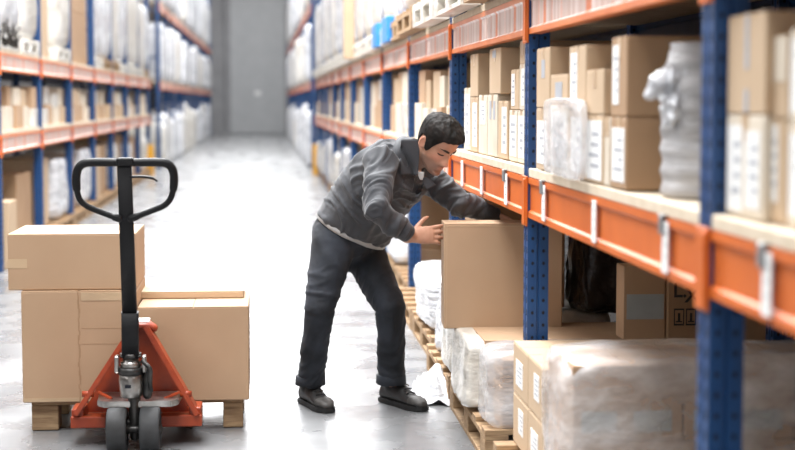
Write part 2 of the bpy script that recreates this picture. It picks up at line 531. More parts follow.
# --- right rack, middle shelf, bay between the second and third post (px coordinates from the photograph)
D = DECK
pxcarton(536, 548, D, 1.472, X=1.055, m=M_card2, label='white-labelled carton beside the blue post, under a taller plain one', lab=[(.1, .9, .1, .8)])
pxcarton(536, 549, 1.474, 1.70, X=1.055, depth=.5, m=M_card2, label='plain tan carton on top beside the blue post at the right of the man', lab=[(.35, .6, .5, .8, 'print')])
pxcarton(550, 568, D, 1.485, X=1.055, m=M_cream, label='pale carton mostly hidden behind the clear plastic bag', lab=[(.1, .9, .1, .9)])
pxcarton(550, 567, 1.487, 1.595, X=1.055, depth=.3, m=M_card2, label='small low carton with dark print above the plastic bag', lab=[(.3, .7, .15, .75, 'print')])
pxcarton(568.5, 585, D, 1.47, X=1.055, m=M_card2, label='lower carton right behind the edge of the plastic bag', lab=[(.15, .85, .1, .9)])
pxcarton(568.5, 585, 1.472, 1.685, X=1.055, depth=.5, m=M_card2, label='tall upper carton with brown side, second tallest from the blue post', lab=[(.5, .9, .1, .9)])
pxcarton(585.5, 603, D, 1.455, X=1.055, m=M_card2, label='carton with big white sheet label on the middle shelf', lab=[(.08, .92, .05, .92)])
pxcarton(585.5, 603, 1.457, 1.60, X=1.055, depth=.4, m=M_card2, label='short tan carton stacked over the white sheet label', lab=[])
pxcarton(604, 609.5, D, 1.45, X=1.055, depth=.35, m=M_cream, label='narrow cream carton squeezed left of the big brown pair')
pxcarton(610.5, 626, D, 1.452, X=1.055, depth=.5, m=M_card3, label='lower of the two big brown cartons left of the wrapped roll', lab=[(.1, .9, .1, .85)])
pxcarton(610.5, 626, 1.454, 1.69, X=1.055, depth=.5, m=M_card3, label='upper of the two big brown cartons left of the wrapped roll', lab=[(.5, .9, .15, .9)])
# rear cartons glimpsed in the dark
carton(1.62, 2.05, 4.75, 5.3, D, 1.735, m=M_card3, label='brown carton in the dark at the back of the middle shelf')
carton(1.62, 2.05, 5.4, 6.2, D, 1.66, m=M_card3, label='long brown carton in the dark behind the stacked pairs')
# --- bay left of the near post / right of it
pxcarton(726, 764, D, 1.468, X=1.08, depth=.5, m=M_cream, label='lower pale carton with sheet labels just right of the nearest blue post', lab=[(.1, .45, .1, .85), (.55, .95, .05, .9)])
pxcarton(726, 764, 1.47, 1.695, X=1.08, depth=.5, m=M_card2, label='upper tan carton with a vertical dark seam right of the nearest blue post', lab=[(.42, .52, .45, .98, 'print'), (.42, .52, 0.02, .25, 'print')])
pxcarton(768, 786, D, 1.46, X=1.1, depth=.4, m=M_card2, label='lower carton with orange stripe, second from the nearest blue post', lab=[(.45, .95, .2, .95)])
pxcarton(768, 786, 1.462, 1.64, X=1.1, depth=.35, m=M_card2, label='upper carton, half cream half tan, second from the nearest blue post', lab=[(.05, .95, .45, .98, 'cream')])
pxcarton(787.5, 840, D, 1.455, X=1.1, depth=.4, m=M_cream, label='lower cream carton cut by the right picture edge', lab=[(.5, .95, .1, .9)])
pxcarton(787.5, 840, 1.457, 1.65, X=1.1, depth=.4, m=M_cream, label='upper cream carton cut by the right picture edge', lab=[(.5, .95, .1, .9)])
# --- bay behind the man's head (third bay)
pxcarton(464, 470, D, 1.57, X=1.08, depth=.3, m=M_cream, label='slim white-edged carton next to the post behind the head of the man', lab=[(.1, .9, .1, .9)])
pxcarton(470.5, 477.5, D, 1.52, X=1.08, m=M_card2, label='carton under the lone tall box, beside the head of the man', lab=[(.1, .7, .1, .9)])
pxcarton(470, 477.5, 1.522, 1.74, X=1.08, depth=.5, m=M_card2, label='tall box with dark brown side above the head of the man')
pxcarton(478.5, 487, D, 1.53, X=1.08, m=M_cream, label='first cream carton in the lower row right of the head', lab=[(.2, .8, .5, .9)])
pxcarton(487.5, 497, D, 1.53, X=1.08, m=M_cream, label='printed cream carton in the lower row, middle of the bay', lab=[(.2, .4, .6, .9, 'print'), (.6, .8, .6, .9, 'print')])
pxcarton(489, 500, 1.532, 1.745, X=1.08, depth=.5, m=M_card2, label='tallest tan box touching the upper beam beside the printed carton', lab=[(.4, .7, .8, .96, 'print')])
pxcarton(498, 507.5, D, 1.50, X=1.08, m=M_card2, label='tan carton with a brown side left of the blue-labelled pair', lab=[(.1, .6, .1, .9)])
pxcarton(509, 517, D, 1.46, X=1.08, m=M_cream, label='lower left of the grey-labelled cartons beside the blue post', lab=[(.1, .9, .1, .9)])
pxcarton(517.5, 524.5, D, 1.46, X=1.08, m=M_cream, label='lower right of the grey-labelled cartons beside the blue post', lab=[(.1, .9, .1, .9)])
pxcarton(510.5, 518.5, 1.462, 1.635, X=1.08, m=M_card2, label='upper small tan carton in the stack of grey-labelled cartons', lab=[(.5, .9, .1, .9)])
pxcarton(519, 524.5, 1.462, 1.655, X=1.08, m=M_cream, label='upper cream carton against the blue post, grey-labelled stack', lab=[(.1, .6, .1, .9)])
pxcarton(519, 524.5, 1.657, 1.755, X=1.1, depth=.4, m=M_card2, label='topmost small carton against the blue post under the upper beam')

ORD = ['first', 'second', 'third', 'fourth', 'fifth', 'sixth', 'seventh', 'eighth', 'ninth', 'tenth', 'eleventh', 'twelfth', 'thirteenth', 'fourteenth']


def fill_shelf(side, ya, yb, z0, zmax, where, grp, wmin=.2, wmax=.42, tall=.26, colours=None):
    """stacks of cartons along a shelf between two posts"""
    y = ya + .12; n = 0
    while y < yb - .16:
        wd = min(rng.uniform(wmin, wmax), yb - .04 - y)
        if rng.random() < .1: y += rng.uniform(.1, .2); continue
        z = z0; setback = rng.uniform(.02, .07); dp = rng.uniform(.42, .6)
        for t in range(2 if rng.random() < .75 else 1):
            hh = rng.uniform(.7, 1) * tall if t else tall * rng.uniform(.8, 1.05)
            if z + hh > zmax: break
            ww = wd * (rng.uniform(.75, .98) if t else .98)
            m = rng.choice(colours or [M_card, M_card2, M_cream, M_card2, M_cream, M_wrapw])
            xa = X_R + setback + (rng.uniform(0, .03) if t else 0)
            a, b = (xa, xa + dp) if side > 0 else (X_L - (xa - X_R) - dp, X_L - (xa - X_R))
            carton(a, b, y, y + ww, z, z + hh - .002, m=m, tape=False, label=where, group=grp, bev=0)
            z += hh
        y += wd + .01


for i in range(3, 12):
    fill_shelf(1, U[i], U[i + 1], D, 1.75, 'blurred carton on the right middle shelf, %s bay past the man' % ORD[i - 3], 'cartons on the right middle shelf, %s bay' % ORD[i - 3], wmin=.24, wmax=.5)
for i in range(4, 12):
    fill_shelf(-1, U[i], U[i + 1], D, 1.72, 'blurred carton on the left middle shelf, %s bay from the edge' % ORD[i - 4], 'cartons on the left middle shelf, %s bay' % ORD[i - 4], wmin=.24, wmax=.5, tall=.22)


# ---------------------------------------------------------------- pallets and wrapped loads
def pallet_proto(parts=True):
    """0.8 (x) by 1.2 (y) wooden pallet, origin at base centre"""
    if parts:
        root = empty('pallet', (0, 0, 0))
        for k in range(5):
            bm = nb(); y = -.6 + .05 + k * .275; box(bm, -.4, .4, y - .05, y + .05, .122, .144, .002); obj('deck_board', bm, M_wood, root)
        for x in (-.35, 0, .35):
            bm = nb(); box(bm, x - .05, x + .05, -.6, .6, .1, .122, .002); obj('stringer_board', bm, M_wood, root)
            bm = nb(); box(bm, x - .05, x + .05, -.6, .6, 0, .022, .002); obj('bottom_board', bm, M_wood, root)
            for y in (-.53, 0, .53):
                bm = nb(); box(bm, x - .05, x + .05, y - .07, y + .07, .022, .1, .003); obj('block', bm, M_wood, root)
        return root
    bm = nb()
    for k in range(5): y = -.55 + k * .275; box(bm, -.4, .4, y - .05, y + .05, .122, .144)
    for x in (-.35, 0, .35):
        box(bm, x - .05, x + .05, -.6, .6, .1, .122); box(bm, x - .05, x + .05, -.6, .6, 0, .022)
        for y in (-.53, 0, .53): box(bm, x - .05, x + .05, y - .07, y + .07, .022, .1)
    return bm


PAL = pallet_proto()
bm = pallet_proto(False); ME_pal = bpy.data.meshes.new('pallet'); bm.to_mesh(ME_pal); bm.free(); ME_pal.materials.append(M_wood)
ME_palw = ME_pal.copy(); ME_palw.materials.clear(); ME_palw.materials.append(M_wrapw)
_used = []


def pallet(x, y, z, label, group, rz=0, sx=1, sy=1, simple=False, me=None):
    if simple:
        o = inst('pallet', me or ME_pal, (x, y, z), scale=(sx, sy, 1), rz=rz)
    else:
        o = PAL if not _used else copy_tree(PAL)
        _used.append(1)
        o.location = (x, y, z); o.rotation_euler = (0, 0, rz); o.scale = (sx, sy, 1)
    return tag(o, label, 'pallet', group)


def lump(sx, sy, sz, seed, amp=.02, n=10, skirt=0.0, tuck=0.0):
    """rounded box with creased, sagging film surface; base at z=0"""
    bm = nb()
    box(bm, -.5, .5, -.5, .5, 0, 1)
    bmesh.ops.subdivide_edges(bm, edges=bm.edges[:], cuts=n, use_grid_fill=True)
    for v in bm.verts:
        p = v.co.copy(); c = Vector((0, 0, .5)); q = (p - c) * 2
        # superquadric rounding
        k = (abs(q.x) ** 8 + abs(q.y) ** 8 + abs(q.z) ** 8) ** (1 / 8) / max(abs(q.x), abs(q.y), abs(q.z), 1e-6)
        q = q / (1 + (k - 1) * .9)
        p = Vector((q.x * .5 * sx, q.y * .5 * sy, (q.z * .5 + .5) * sz))
        nrm = Vector((q.x, q.y, q.z * .6)).normalized()
        f = noise.fractal(Vector((p.x * 3, p.y * 3, p.z * 1.6)) + Vector((seed * 7.3, 0, 0)), .9, 2, 4)
        g = 1 - abs(noise.noise(Vector((p.x * 7 + p.z * 3, p.y * 7 - p.z * 2, p.z * 4 + seed * 3)))) * 2
        if p.z < .004: nrm = Vector((nrm.x, nrm.y, 0))
        p += nrm * (amp * f + amp * .6 * g)
        if skirt and p.z < sz * .3:
            kk = (1 - p.z / (sz * .3)); p.x += nrm.x * skirt * kk; p.y += nrm.y * skirt * kk
        p.z = max(p.z, 0)
        v.co = p
    for f in bm.faces: f.smooth = True
    return bm


LM = []
for s in range(5):
    bm = lump(.95, 1.1, 1.0, s, .028, 12); me = bpy.data.meshes.new('wrapped_load'); bmesh.ops.recalc_face_normals(bm, faces=bm.faces); bm.to_mesh(me); bm.free()
    me.materials.append([M_wrap, M_wrapw, M_wrap, M_wrapw, M_wrap][s]); LM.append(me)


def load(side, y, z, h, label, group, wy=1.1, setb=.0, v=None, wx=.95, dx=0):
    x = (X_R + .44 + setb) if side > 0 else (X_L - .44 - setb)
    o = inst('wrapped_load', LM[rng.randrange(5) if v is None else v], (x + dx, y, z), scale=(wx / .95, wy / 1.1, h))
    return tag(o, label, 'wrapped load', group)


# upper level, right rack: pallets stick out a little over the beam
ZT = 1.965
for i in range(0, 12):  # loads added in the unseen first two bays to darken the shelf below
    for k in range(2):
        y = U[i] + .72 + k * 1.29
        setb = -.10 if (i in (2, 3)) else -.06
        white = (i in (2, 3, 4) and (i + k) % 2 == 1) or i > 4
        b = ORD[i]
        pallet(X_R + .40 + setb, y, ZT, '%s pallet on the upper level of the right rack, %s bay' % (['nearer', 'farther'][k], ORD[i]), None, simple=True, sx=1.0, sy=.98,
               me=ME_palw if white else ME_pal)
        o = load(1, y, ZT + .146, rng.uniform(1.25, 1.5), '%s white wrapped load on the upper level of the right rack, %s bay' % (['nearer', 'farther'][k], ORD[i]), 'wrapped loads on the upper right level', wy=1.16, setb=setb + .04, wx=.86)
# small coloured bits on that level
bm = nb(); box(bm, -.02, .02, -.3, .3, 0, .1, .004)
o = obj('blue_pallet_collar', bm, M_bluefoil); o.location = (X_R - .115, Yx(515, 1.0, 5), 2.113); tag(o, 'blue foil strip on the nearest visible upper pallet', 'foil')
for px in (378.5, 389):
    bm = nb(); box(bm, -.03, .03, -.28, .28, 0, .2, .006)
    o = obj('blue_foil_bundle', bm, M_bluefoil); yy = Yx(px, 1.0, 40); o.location = (X_R - .06, yy, ZT); tag(o, 'small blue foil bundle at the beam edge of the upper level, %s of two' % ('farther' if px < 380 else 'nearer'), 'foil')
bm = nb(); box(bm, -.06, .06, -.08, .08, 0, 1.6, .01)
o = obj('cardboard_edge_post', bm, M_card2); o.location = (X_R - .10, Yx(349, X_R - .10, 40), ZT); tag(o, 'upright tan cardboard edge post between white loads on the right', 'edge post')

# upper level, left rack
for i in range(3, 12):
    for k in range(2):
        if i == 7 or (i == 6 and k == 0): continue
        y = U[i] + .72 + k * 1.29
        pallet(X_L - .40, y, ZT, '%s pallet on the upper level of the left rack, %s bay' % (['nearer', 'farther'][k], ORD[i - 3]), None, simple=True, sy=.98, me=ME_palw if (i + k) % 3 or i < 6 else ME_pal)
        load(-1, y, ZT + .146, rng.uniform(1.2, 1.5), '%s white wrapped load on the upper level of the left rack, %s bay' % (['nearer', 'farther'][k], ORD[i - 3]), 'wrapped loads on the upper left level', wy=1.16, wx=.88)
carton(X_L - .75, X_L - .03, U[6] + .16, U[6] + .85, ZT, 3.25, m=M_card2, label='tall tan carton on the upper left level between two blue posts')
carton(X_L - .95, X_L - .06, U[7] + .25, U[7] + 2.3, ZT, 2.62, m=M_card3, label='lower brown carton in the open brown bay of the upper left level')
carton(X_L - .95, X_L - .06, U[7] + .27, U[7] + 2.25, 2.622, 3.4, m=M_card3, label='upper brown carton in the open brown bay of the upper left level')
# dark branch-like bundle at the very left of the upper level
bm = nb(); rr = random.Random(3)
p0 = Vector((X_L - .0, 14.75, ZT + .03))
for k in range(26):
    a = p0 + Vector((rr.uniform(-.12, .04), rr.uniform(-.55, .4), 0)); b = a + Vector((rr.uniform(-.05, .05), rr.uniform(-.25, .25), rr.uniform(.06, .26)))
    tube(bm, [a, (a + b) / 2 + Vector((0, 0, .02)), b], .012, 5)
o = obj('loose_strapping', bm, M_black); tag(o, 'tangled black strapping on the upper level at the left edge', 'strapping')

# far block
for side in (1, -1):
    sn = 'right' if side > 0 else 'left'
    for (z, hh, ln) in ((0.0, 1.3, 'floor'), (ZT, 1.38, 'middle'), (3.72, 1.9, 'top')):
        for i in range(0, 12):
            for k in range(2):
                y = UF[i] + .74 + k * 1.28
                h2 = hh * rng.uniform(.82, 1)
                if z == 0: h2 = rng.uniform(.95, 1.45)
                load(side, y, z, h2, 'blurred white load on the %s level of the far %s rack' % (ln, sn), 'white loads, far %s rack, %s level' % (sn, ln), wy=1.06, wx=.9, setb=rng.uniform(-.12, .0), v=rng.choice([0, 1, 2, 4]))

# floor level, left rack
for i in range(5, 12):
    for k in range(2):
        if i == 5 and k == 0: continue
        y = U[i] + .72 + k * 1.29; w_ = '%s bay, %s one' % (ORD[i - 3], ['nearer', 'farther'][k])
        pallet(X_L - .38, y, 0, 'floor pallet under the left rack, ' + w_, None, simple=True)
        t = (i * 2 + k) % 5
        if t in (0, 3):
            load(-1, y, .146, rng.uniform(.55, .75), 'white wrapped load on the floor under the left rack, ' + w_, 'wrapped loads on the floor, left', wy=1.05, wx=.8)
        else:
            hh = rng.uniform(.5, .8)
            carton(X_L - .74, X_L - .02 - rng.uniform(0, .1), y - .5, y + rng.uniform(.1, .5), .146, .146 + hh, m=rng.choice([M_card, M_card3, M_card2]), label='brown carton on the floor under the left rack, ' + w_, tape=False)
# a few distinct ones seen above the truck's boxes
carton(-2.75, -2.33, 13.5, 14.0, .0, .72, m=M_card, label='tall tan carton standing at the left edge before the left rack', tape=False)
carton(-2.62, -2.27, 14.45, 14.9, .0, .60, m=M_card2, label='small pale carton on the floor above the boxes of the truck', tape=False)

# floor level, right rack beyond the near piles
for i in range(3, 12):
    for k in range(2):
        y = U[i] + .72 + k * 1.29; w_ = '%s bay, %s one' % (ORD[i - 3], ['nearer', 'farther'][k])
        pallet(X_R + (.30 if i == 3 else .42), y, 0, 'floor pallet of the right rack, ' + w_, None, simple=True)
        if (i, k) in ((3, 1), (4, 0)): continue
        load(1, y, .146, rng.uniform(.45, .8) if i > 3 else .34, 'white wrapped load on the floor under the right rack, ' + w_, 'wrapped loads on the floor, right', wy=1.05, wx=.82, setb=-.13 if i == 3 else -.02)
carton(1.14, 1.8, 11.78, 12.5, .146, .40, m=M_card, label='tan carton on a floor pallet seen between the man and the blue post', tape=True)
carton(1.12, 1.75, 11.8, 12.45, .402, .88, m=M_card3, label='big brown carton behind the right hand of the man', tape=True)
for j, (ya, yb, zt_) in enumerate(((2.2, 3.6, .95), (3.65, 5.0, .98), (5.05, 6.3, .9), (6.35, 7.6, .97), (7.65, 8.9, .93))):  # added goods that fill the bright gap behind the rack with dark
    carton(2.22, 2.75, ya, yb, 0, zt_, m=M_card3, tape=False, label='%s added brown crate darkening the gap behind the right rack, counted from the camera' % ORD[j])
    carton(1.65, 2.05, ya + .12, yb - .08, D + .0, 1.70, m=M_card3, tape=False, label='%s added dark carton row, a light block at the back of the right middle shelf' % ORD[j]) if j in (0, 3, 4) else None

# ---- near floor piles on the right
pallet(.905 + .4, 4.55, 0, 'wooden pallet under the clear-wrapped pile at the lower right', 'near floor pallets')
pallet(.905 + .4, 5.73, 0, 'wooden pallet whose corner shows at the bottom beside the carton pile', 'near floor pallets', sy=.89)
pallet(.90 + .4, 7.10, 0, 'wooden pallet under the held box, beside the film on the floor', 'near floor pallets', sy=1.05)
pallet(.90 + .4, 8.32, 0, 'wooden pallet behind the held box, right of the right boot', 'near floor pallets', sy=.9)

# nearest wrapped pile: dark cartons inside clear film
for ix in range(3):
    for iz in range(2):
        x0 = .99 + ix * .37; z0 = .146 + iz * .25
        o = carton(x0, x0 + .365, 5.06, 5.5, z0, z0 + .248, m=M_card, tape=False,
                   label='%s carton inside the clear film, %s' % (['lower', 'upper'][iz], ['nearest the aisle', 'in the middle', 'farthest from the aisle'][ix]),
                   lab=[(.08, .4, .12, .4, 'grey', 'f'), (.55, .9, .12, .4, 'grey', 'f')])
bm = lump(1.17, .5, .525, 3.7, .012, 26); o = obj('stretch_film', bm, M_clear, smooth=True); o.location = (1.545, 5.28, .14)
tag(o, 'clear glossy film wrapped round the pile at the lower right corner', 'film')
# carton pile with label stickers, its side to the aisle
for k, (ya, yb) in enumerate(((5.56, 5.90), (5.905, 6.26))):
    for j in range(2):
        z0 = .146 + j * .202
        carton(.985, 1.9, ya, yb, z0, z0 + .2, m=M_card2, tape=False,
               label='%s carton of the tan pile left of the clear film, %s half' % (['lower', 'upper'][j], ['nearer', 'farther'][k]),
               lab=[(.3, .62, .3, .78)] if (k + j) % 2 else [(.35, .8, .2, .7)])
# flattened cardboard stack in film
bm = nb()
for k in range(15): box(bm, .97 + rng.uniform(0, .012), 1.75, 6.50, 6.74, .146 + k * .019, .146 + k * .019 + .016)
o = obj('flat_cardboard_stack', bm, M_card); tag(o, 'stack of flat cardboard sheets with striped edges inside film', 'cardboard')
bm = lump(.92, .33, .335, 9, .012, 16, skirt=.015); o = obj('stretch_film', bm, M_clear, smooth=True); o.location = (1.375, 6.64, .14)
tag(o, 'clear film round the flat cardboard sheets with striped edges', 'film')
# pile carrying the held box
o = carton(.955, 1.75, 6.88, 7.42, .146, .455, m=M_card, tape=False, label='wrapped carton with a grey label under the held box', lab=[(.06, .1, .35, .75, 'grey', 'f')])
bm = nb()
for k in range(9): box(bm, -.3985, .3985, -.2735, -.27, .02 + k * .032, .03 + k * .032)
obj('tape', bm, M_card3, o)
bm = lump(.10, .56, .30, 5, .014, 14, skirt=.02); o = obj('stretch_film', bm, M_wrapw, smooth=True); o.location = (.93, 7.15, .15)
tag(o, 'crinkled whitish film hanging over the aisle side under the held box', 'film')
carton(1.03, 1.47, 7.74, 8.18, .485, .99, m=M_card3, label='dark brown carton behind the held box, under the sleeve of the far arm', tape=False)
bm = lump(.8, .5, .33, 15, .012, 14, skirt=.02); o = obj('wrapped_load', bm, M_wrapw, smooth=True); o.location = (1.31, 7.95, .144)
tag(o, 'white wrapped load on the pallet behind the held box', 'wrapped load')
bm = lump(.7, .5, .36, 25, .03, 14, skirt=.03); o = obj('wrapped_load', bm, M_wrap, smooth=True); o.location = (1.31, 8.58, .146)
tag(o, 'loosely bagged white load between the wooden pallets beyond the held box', 'wrapped load')
# loose film on the floor
bm = nb(); bmesh.ops.create_grid(bm, x_segments=34, y_segments=34, size=.5)
for v in bm.verts:
    r_ = v.co.length; p = v.co.copy()
    ang = math.atan2(p.y, p.x); lim = .34 + .14 * noise.noise(Vector((math.cos(ang) * 2, math.sin(ang) * 2, 3)))
    if r_ > lim: p = p * (lim / r_)
    f = noise.fractal(p * 9, .8, 2, 5)
    h = max(0, 1 - (p.length / .36) ** 2)
    v.co = Vector((p.x * .42, p.y * .8, .004 + h * .10 * (1 + f * .8) + .012 * abs(f)))
o = obj('loose_film', bm, M_wrap, smooth=True); q = atZ(437, 396, 0); o.location = q; tag(o, 'crumpled white plastic film lying on the floor beside the right boot', 'film')

# dark film load and printed cartons deep under the shelf
bm = lump(.42, .5, .42, 31, .03, 16); o = obj('wrapped_load', bm, M_darkfilm, smooth=True); o.location = (1.66, 7.75, .45)
o.location = (1.72, 7.75, .476); tag(o, 'dark shiny film-wrapped bundle in the shade under the shelf', 'wrapped load')
YB = 6.66
p = at(623, 333, YB); q = at(666, 266, YB)
o = carton(p.x, q.x, YB, YB + .14, .484, q.z, m=M_card, tape=False, label='brown carton with a blank grey label in the shade under the shelf', lab=[(.08, .96, .28, .62, 'grey', 'f')])
q2 = at(707, 266, YB - .02)
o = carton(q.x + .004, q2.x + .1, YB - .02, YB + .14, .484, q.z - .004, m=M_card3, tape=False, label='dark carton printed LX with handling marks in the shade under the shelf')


def text_mesh(s, size, m, parent, loc, rot, name='print', ext=.0008):
    c = bpy.data.curves.new(name, 'FONT'); c.body = s; c.size = size; c.extrude = ext; c.align_x = 'CENTER'; c.align_y = 'CENTER'; c.offset = size * .02
    t = bpy.data.objects.new(name, c); COL.objects.link(t)
    dg = bpy.context.evaluated_depsgraph_get(); me = bpy.data.meshes.new_from_object(t.evaluated_get(dg))
    bpy.data.objects.remove(t)
    me.materials.clear(); me.materials.append(m)
    o = bpy.data.objects.new(name, me); COL.objects.link(o); o.parent = parent; o.location = loc; o.rotation_euler = rot
    return o


hyc = .08
def onf(px, py): r_ = at(px, py, YB - .02) - o.location; return r_.x, r_.z
lx_, lz_ = onf(680, 291); text_mesh('L.', .085, M_black, o, (lx_, -hyc - .001, lz_), (PI / 2, 0, 0))
lx_, lz_ = onf(692, 296); text_mesh('X', .085, M_black, o, (lx_, -hyc - .001, lz_), (PI / 2, 0, 0))
for xx in (onf(679, 316)[0], onf(691, 316)[0]):
    bm = nb(); s = .026
    for (a, b, c, d_) in ((-s, s, -s, -s + .005), (-s, s, s - .005, s), (-s, -s + .005, -s, s), (s - .005, s, -s, s), (-.006, .006, -.012, .012), (-.016, .016, -.016, -.012)):
        box(bm, xx + a * .85, xx + b * .85, -hyc - .0015, -hyc, onf(680, 317)[1] + c * 1.4, onf(680, 317)[1] + d_ * 1.4)
    obj('handling_mark', bm, M_black, o)

# wrapped roll on the middle shelf next to the near post, with a torn film tail
root = empty('wrapped_roll', (1.24, 4.32, DECK), 'upright grey-white wrapped roll on the middle shelf left of the nearest blue post', 'wrapped roll')
bm = nb()
rings = []
for k in range(30):
    z = k / 29 * .42
    ring = []
    for j in range(40):
        an = 2 * PI * j / 40
        rr_ = .145 + .004 * math.sin(z * 110) + .012 * noise.noise(Vector((math.cos(an) * 2, math.sin(an) * 2, z * 9)))
        if z > .40: rr_ *= .9
        ring.append(bm.verts.new((rr_ * math.cos(an), rr_ * math.sin(an), z)))
    rings.append(ring)
for A, B in zip(rings, rings[1:]):
    for j in range(40): bm.faces.new((A[j], A[(j + 1) % 40], B[(j + 1) % 40], B[j]))
bm.faces.new(rings[0][::-1]); bm.faces.new(rings[-1])
obj('roll', bm, mat('grey_white_roll', (0.50, 0.49, 0.49), .45, (0.33, .32, .32), scale=4, stretch=(1, 1, 12), bump=.5, bscale=10), root, smooth=True)
bm = nb()
bmesh.ops.create_icosphere(bm, subdivisions=5, radius=1)
for v in bm.verts:
    p = v.co.copy(); f = noise.fractal(p * 2.2 + Vector((4, 0, 0)), .9, 2, 5)
    r_ = 1 + f * .45
    tail = max(0, -p.x) ** 2
    v.co = Vector((-.11 + p.x * .045 * r_, p.y * .09 * r_, .27 + p.z * (.10 - .03 * tail) * r_)) + Vector(noise.noise_vector(p * 6)) * .012
obj('torn_film', bm, M_wrap, root, smooth=True)
bm = nb()
loft(bm, spline([(-.12, -.02, .30), (-.155, -.03, .315), (-.185, -.03, .30), (-.195, -.03, .27)], 5), [(.03, .02)] * 10 + [(.018, .012)] * 6, n=10)
for v in bm.verts: v.co += Vector(noise.noise_vector(v.co * 25)) * .012
obj('film_tail', bm, M_wrap, root, smooth=True)

# clear plastic bag hanging in front of cartons
bm = lump(.07, .55, .30, 41, .012, 18); o = obj('plastic_bag', bm, M_clear, smooth=True)
ya, yb = Yx(589, 1.05), Yx(551, 1.05); o.location = (1.032, (ya + yb) / 2, DECK); o.scale = (.45, (yb - ya) / .56, .9)
tag(o, 'crinkled clear plastic bag in front of the cartons right of the post', 'plastic bag')

# ---------------------------------------------------------------- boxes and pallet on the truck
YT = 7.27   # front plane of the load
def fr(px, Y=YT): return at(px, 300, Y).x
zp = .146
lx0, lx1 = fr(29, YT + .02), fr(243, YT + .02)
# wooden carrier under the cartons: two short feet boards
root = empty('pallet', ((lx0 + lx1) / 2, 7.75, 0), 'wooden pallet under the cartons on the orange pallet truck', 'pallet')
cxp = (lx0 + lx1) / 2; hw = (lx1 - lx0) / 2
for x in (-hw + .06, 0, hw - .05):
    for y in (-.38, 0, .38):
        if x == 0 and y != 0.38: continue
        bm = nb(); box(bm, x - .06 if x < 0 else x - .045, x + .06 if x < 0 else x + .045, y - .06, y + .06, .002, .118, .004); obj('block', bm, M_wood, root)
for y in (-.38, -.19, 0, .19, .38):
    bm = nb(); box(bm, -hw, hw, y - .06, y + .06, .118, .136, .002); obj('deck_board', bm, M_wood, root)

zt = at(60, 403, YT).z
ztop_b = at(60, 291, YT).z
zt = .138
o = carton(fr(21), fr(118.5 + 18), YT, YT + .55, zt, ztop_b, m=M_card, label='lower left carton on the pallet truck, with a torn seam down the middle', tape=False)
hx = (fr(136.5) - fr(21)) / 2
bm = nb()
xs = fr(78.5) - fr(21) - hx
hgt = ztop_b - zt
prev = Vector((xs, -.2765, 0)); rr = random.Random(5)
for k in range(1, 26):
    z = hgt * k / 25; nx = xs + rr.uniform(-.0035, .0035)
    wv = .0045 if rr.random() > .3 else .008
    box(bm, nx - wv / 2, nx + wv / 2, -.2765, -.274, z - hgt / 25, z + .001)
obj('torn_seam', bm, M_card3, o)
bm = nb(); box(bm, xs + .012, hx - .002, -.2772, -.2742, hgt - .045, hgt - .008); obj('tape', bm, M_tape, o)
bm = nb(); box(bm, xs + .012, hx - .002, -.2760, -.2742, hgt * .66, hgt * .66 + .002); obj('crease', bm, M_card3, o)
bm = nb(); box(bm, xs + .012, hx - .002, -.2760, -.2742, hgt * .52, hgt * .52 + .002)
obj('crease', bm, M_card3, o)
bm = nb(); box(bm, -hx + .004, xs - .004, -.2775, -.2742, .004, .02); box(bm, xs + .006, hx - .004, -.2775, -.2742, .004, .02)
obj('flap_edge', bm, M_tape, o)
ztr = at(190, 306.5, YT).z
o = carton(fr(137.5), fr(248.5), YT - .01, YT + .58, zt, ztr, m=M_card, label='lower right carton on the pallet truck, wide and plain tan', tape=False)
o2 = carton(fr(140, 7.6), fr(244, 7.6), 7.56, 7.84, ztr + .001, ztr + .035, m=M_card2, label='thin flat carton lying on the lower right carton of the truck', tape=False)
zu0 = ztop_b + .002; zu1 = at(60, 234, YT + .02).z
o = carton(fr(8.5, YT + .02), fr(136.5, YT + .02), YT + .02, YT + .56, zu0, zu1, m=M_card, label='upper carton lying across the top of the truck load, small tape patch', tape=False)
hx = (fr(136.5, YT + .02) - fr(8.5, YT + .02)) / 2
bm = nb(); box(bm, -hx - .001, -hx + .085, -.2712, -.2698, .10, .142); obj('tape', bm, M_tape, o)

# ---------------------------------------------------------------- pallet truck
TY = 7.02
tr = empty('pallet_truck', (0, 0, 0), 'orange-red hand pallet truck with black loop handle carrying cartons', 'pallet truck')
def tp(x, y, Y): return at(x, y, Y)
# frame: A-shaped front with side struts, in plane leaning back
ap_l, ap_r = tp(131, 326, 7.12), tp(148, 326, 7.12)
bl, br_ = tp(74, 418, 7.02), tp(200, 418, 7.02)
def strut(a, b, wd, th, name, m):
    bm = nb(); a = Vector(a); b = Vector(b); d_ = (b - a); s_, t_ = frame_of(d_, (0, -1, 0))
    vs = []
    for p_ in (a, b):
        for (i_, j_) in ((-1, -1), (1, -1), (1, 1), (-1, 1)):
            vs.append(bm.verts.new(p_ + s_ * (wd / 2 * i_) + t_ * (th / 2 * j_)))
    for q_ in ((0, 1, 2, 3), (7, 6, 5, 4), (0, 4, 5, 1), (1, 5, 6, 2), (2, 6, 7, 3), (3, 7, 4, 0)): bm.faces.new([vs[k_] for k_ in q_])
    bmesh.ops.recalc_face_normals(bm, faces=bm.faces)
    bmesh.ops.bevel(bm, geom=bm.edges[:], offset=min(wd, th) * .18, segments=2, affect='EDGES')
    return obj(name, bm, m, tr)
strut(tp(133, 327, 7.10), tp(75, 416, 7.0), .10, .024, 'side_strut', M_red)
strut(tp(147, 327, 7.10), tp(199, 416, 7.0), .10, .024, 'side_strut', M_red)
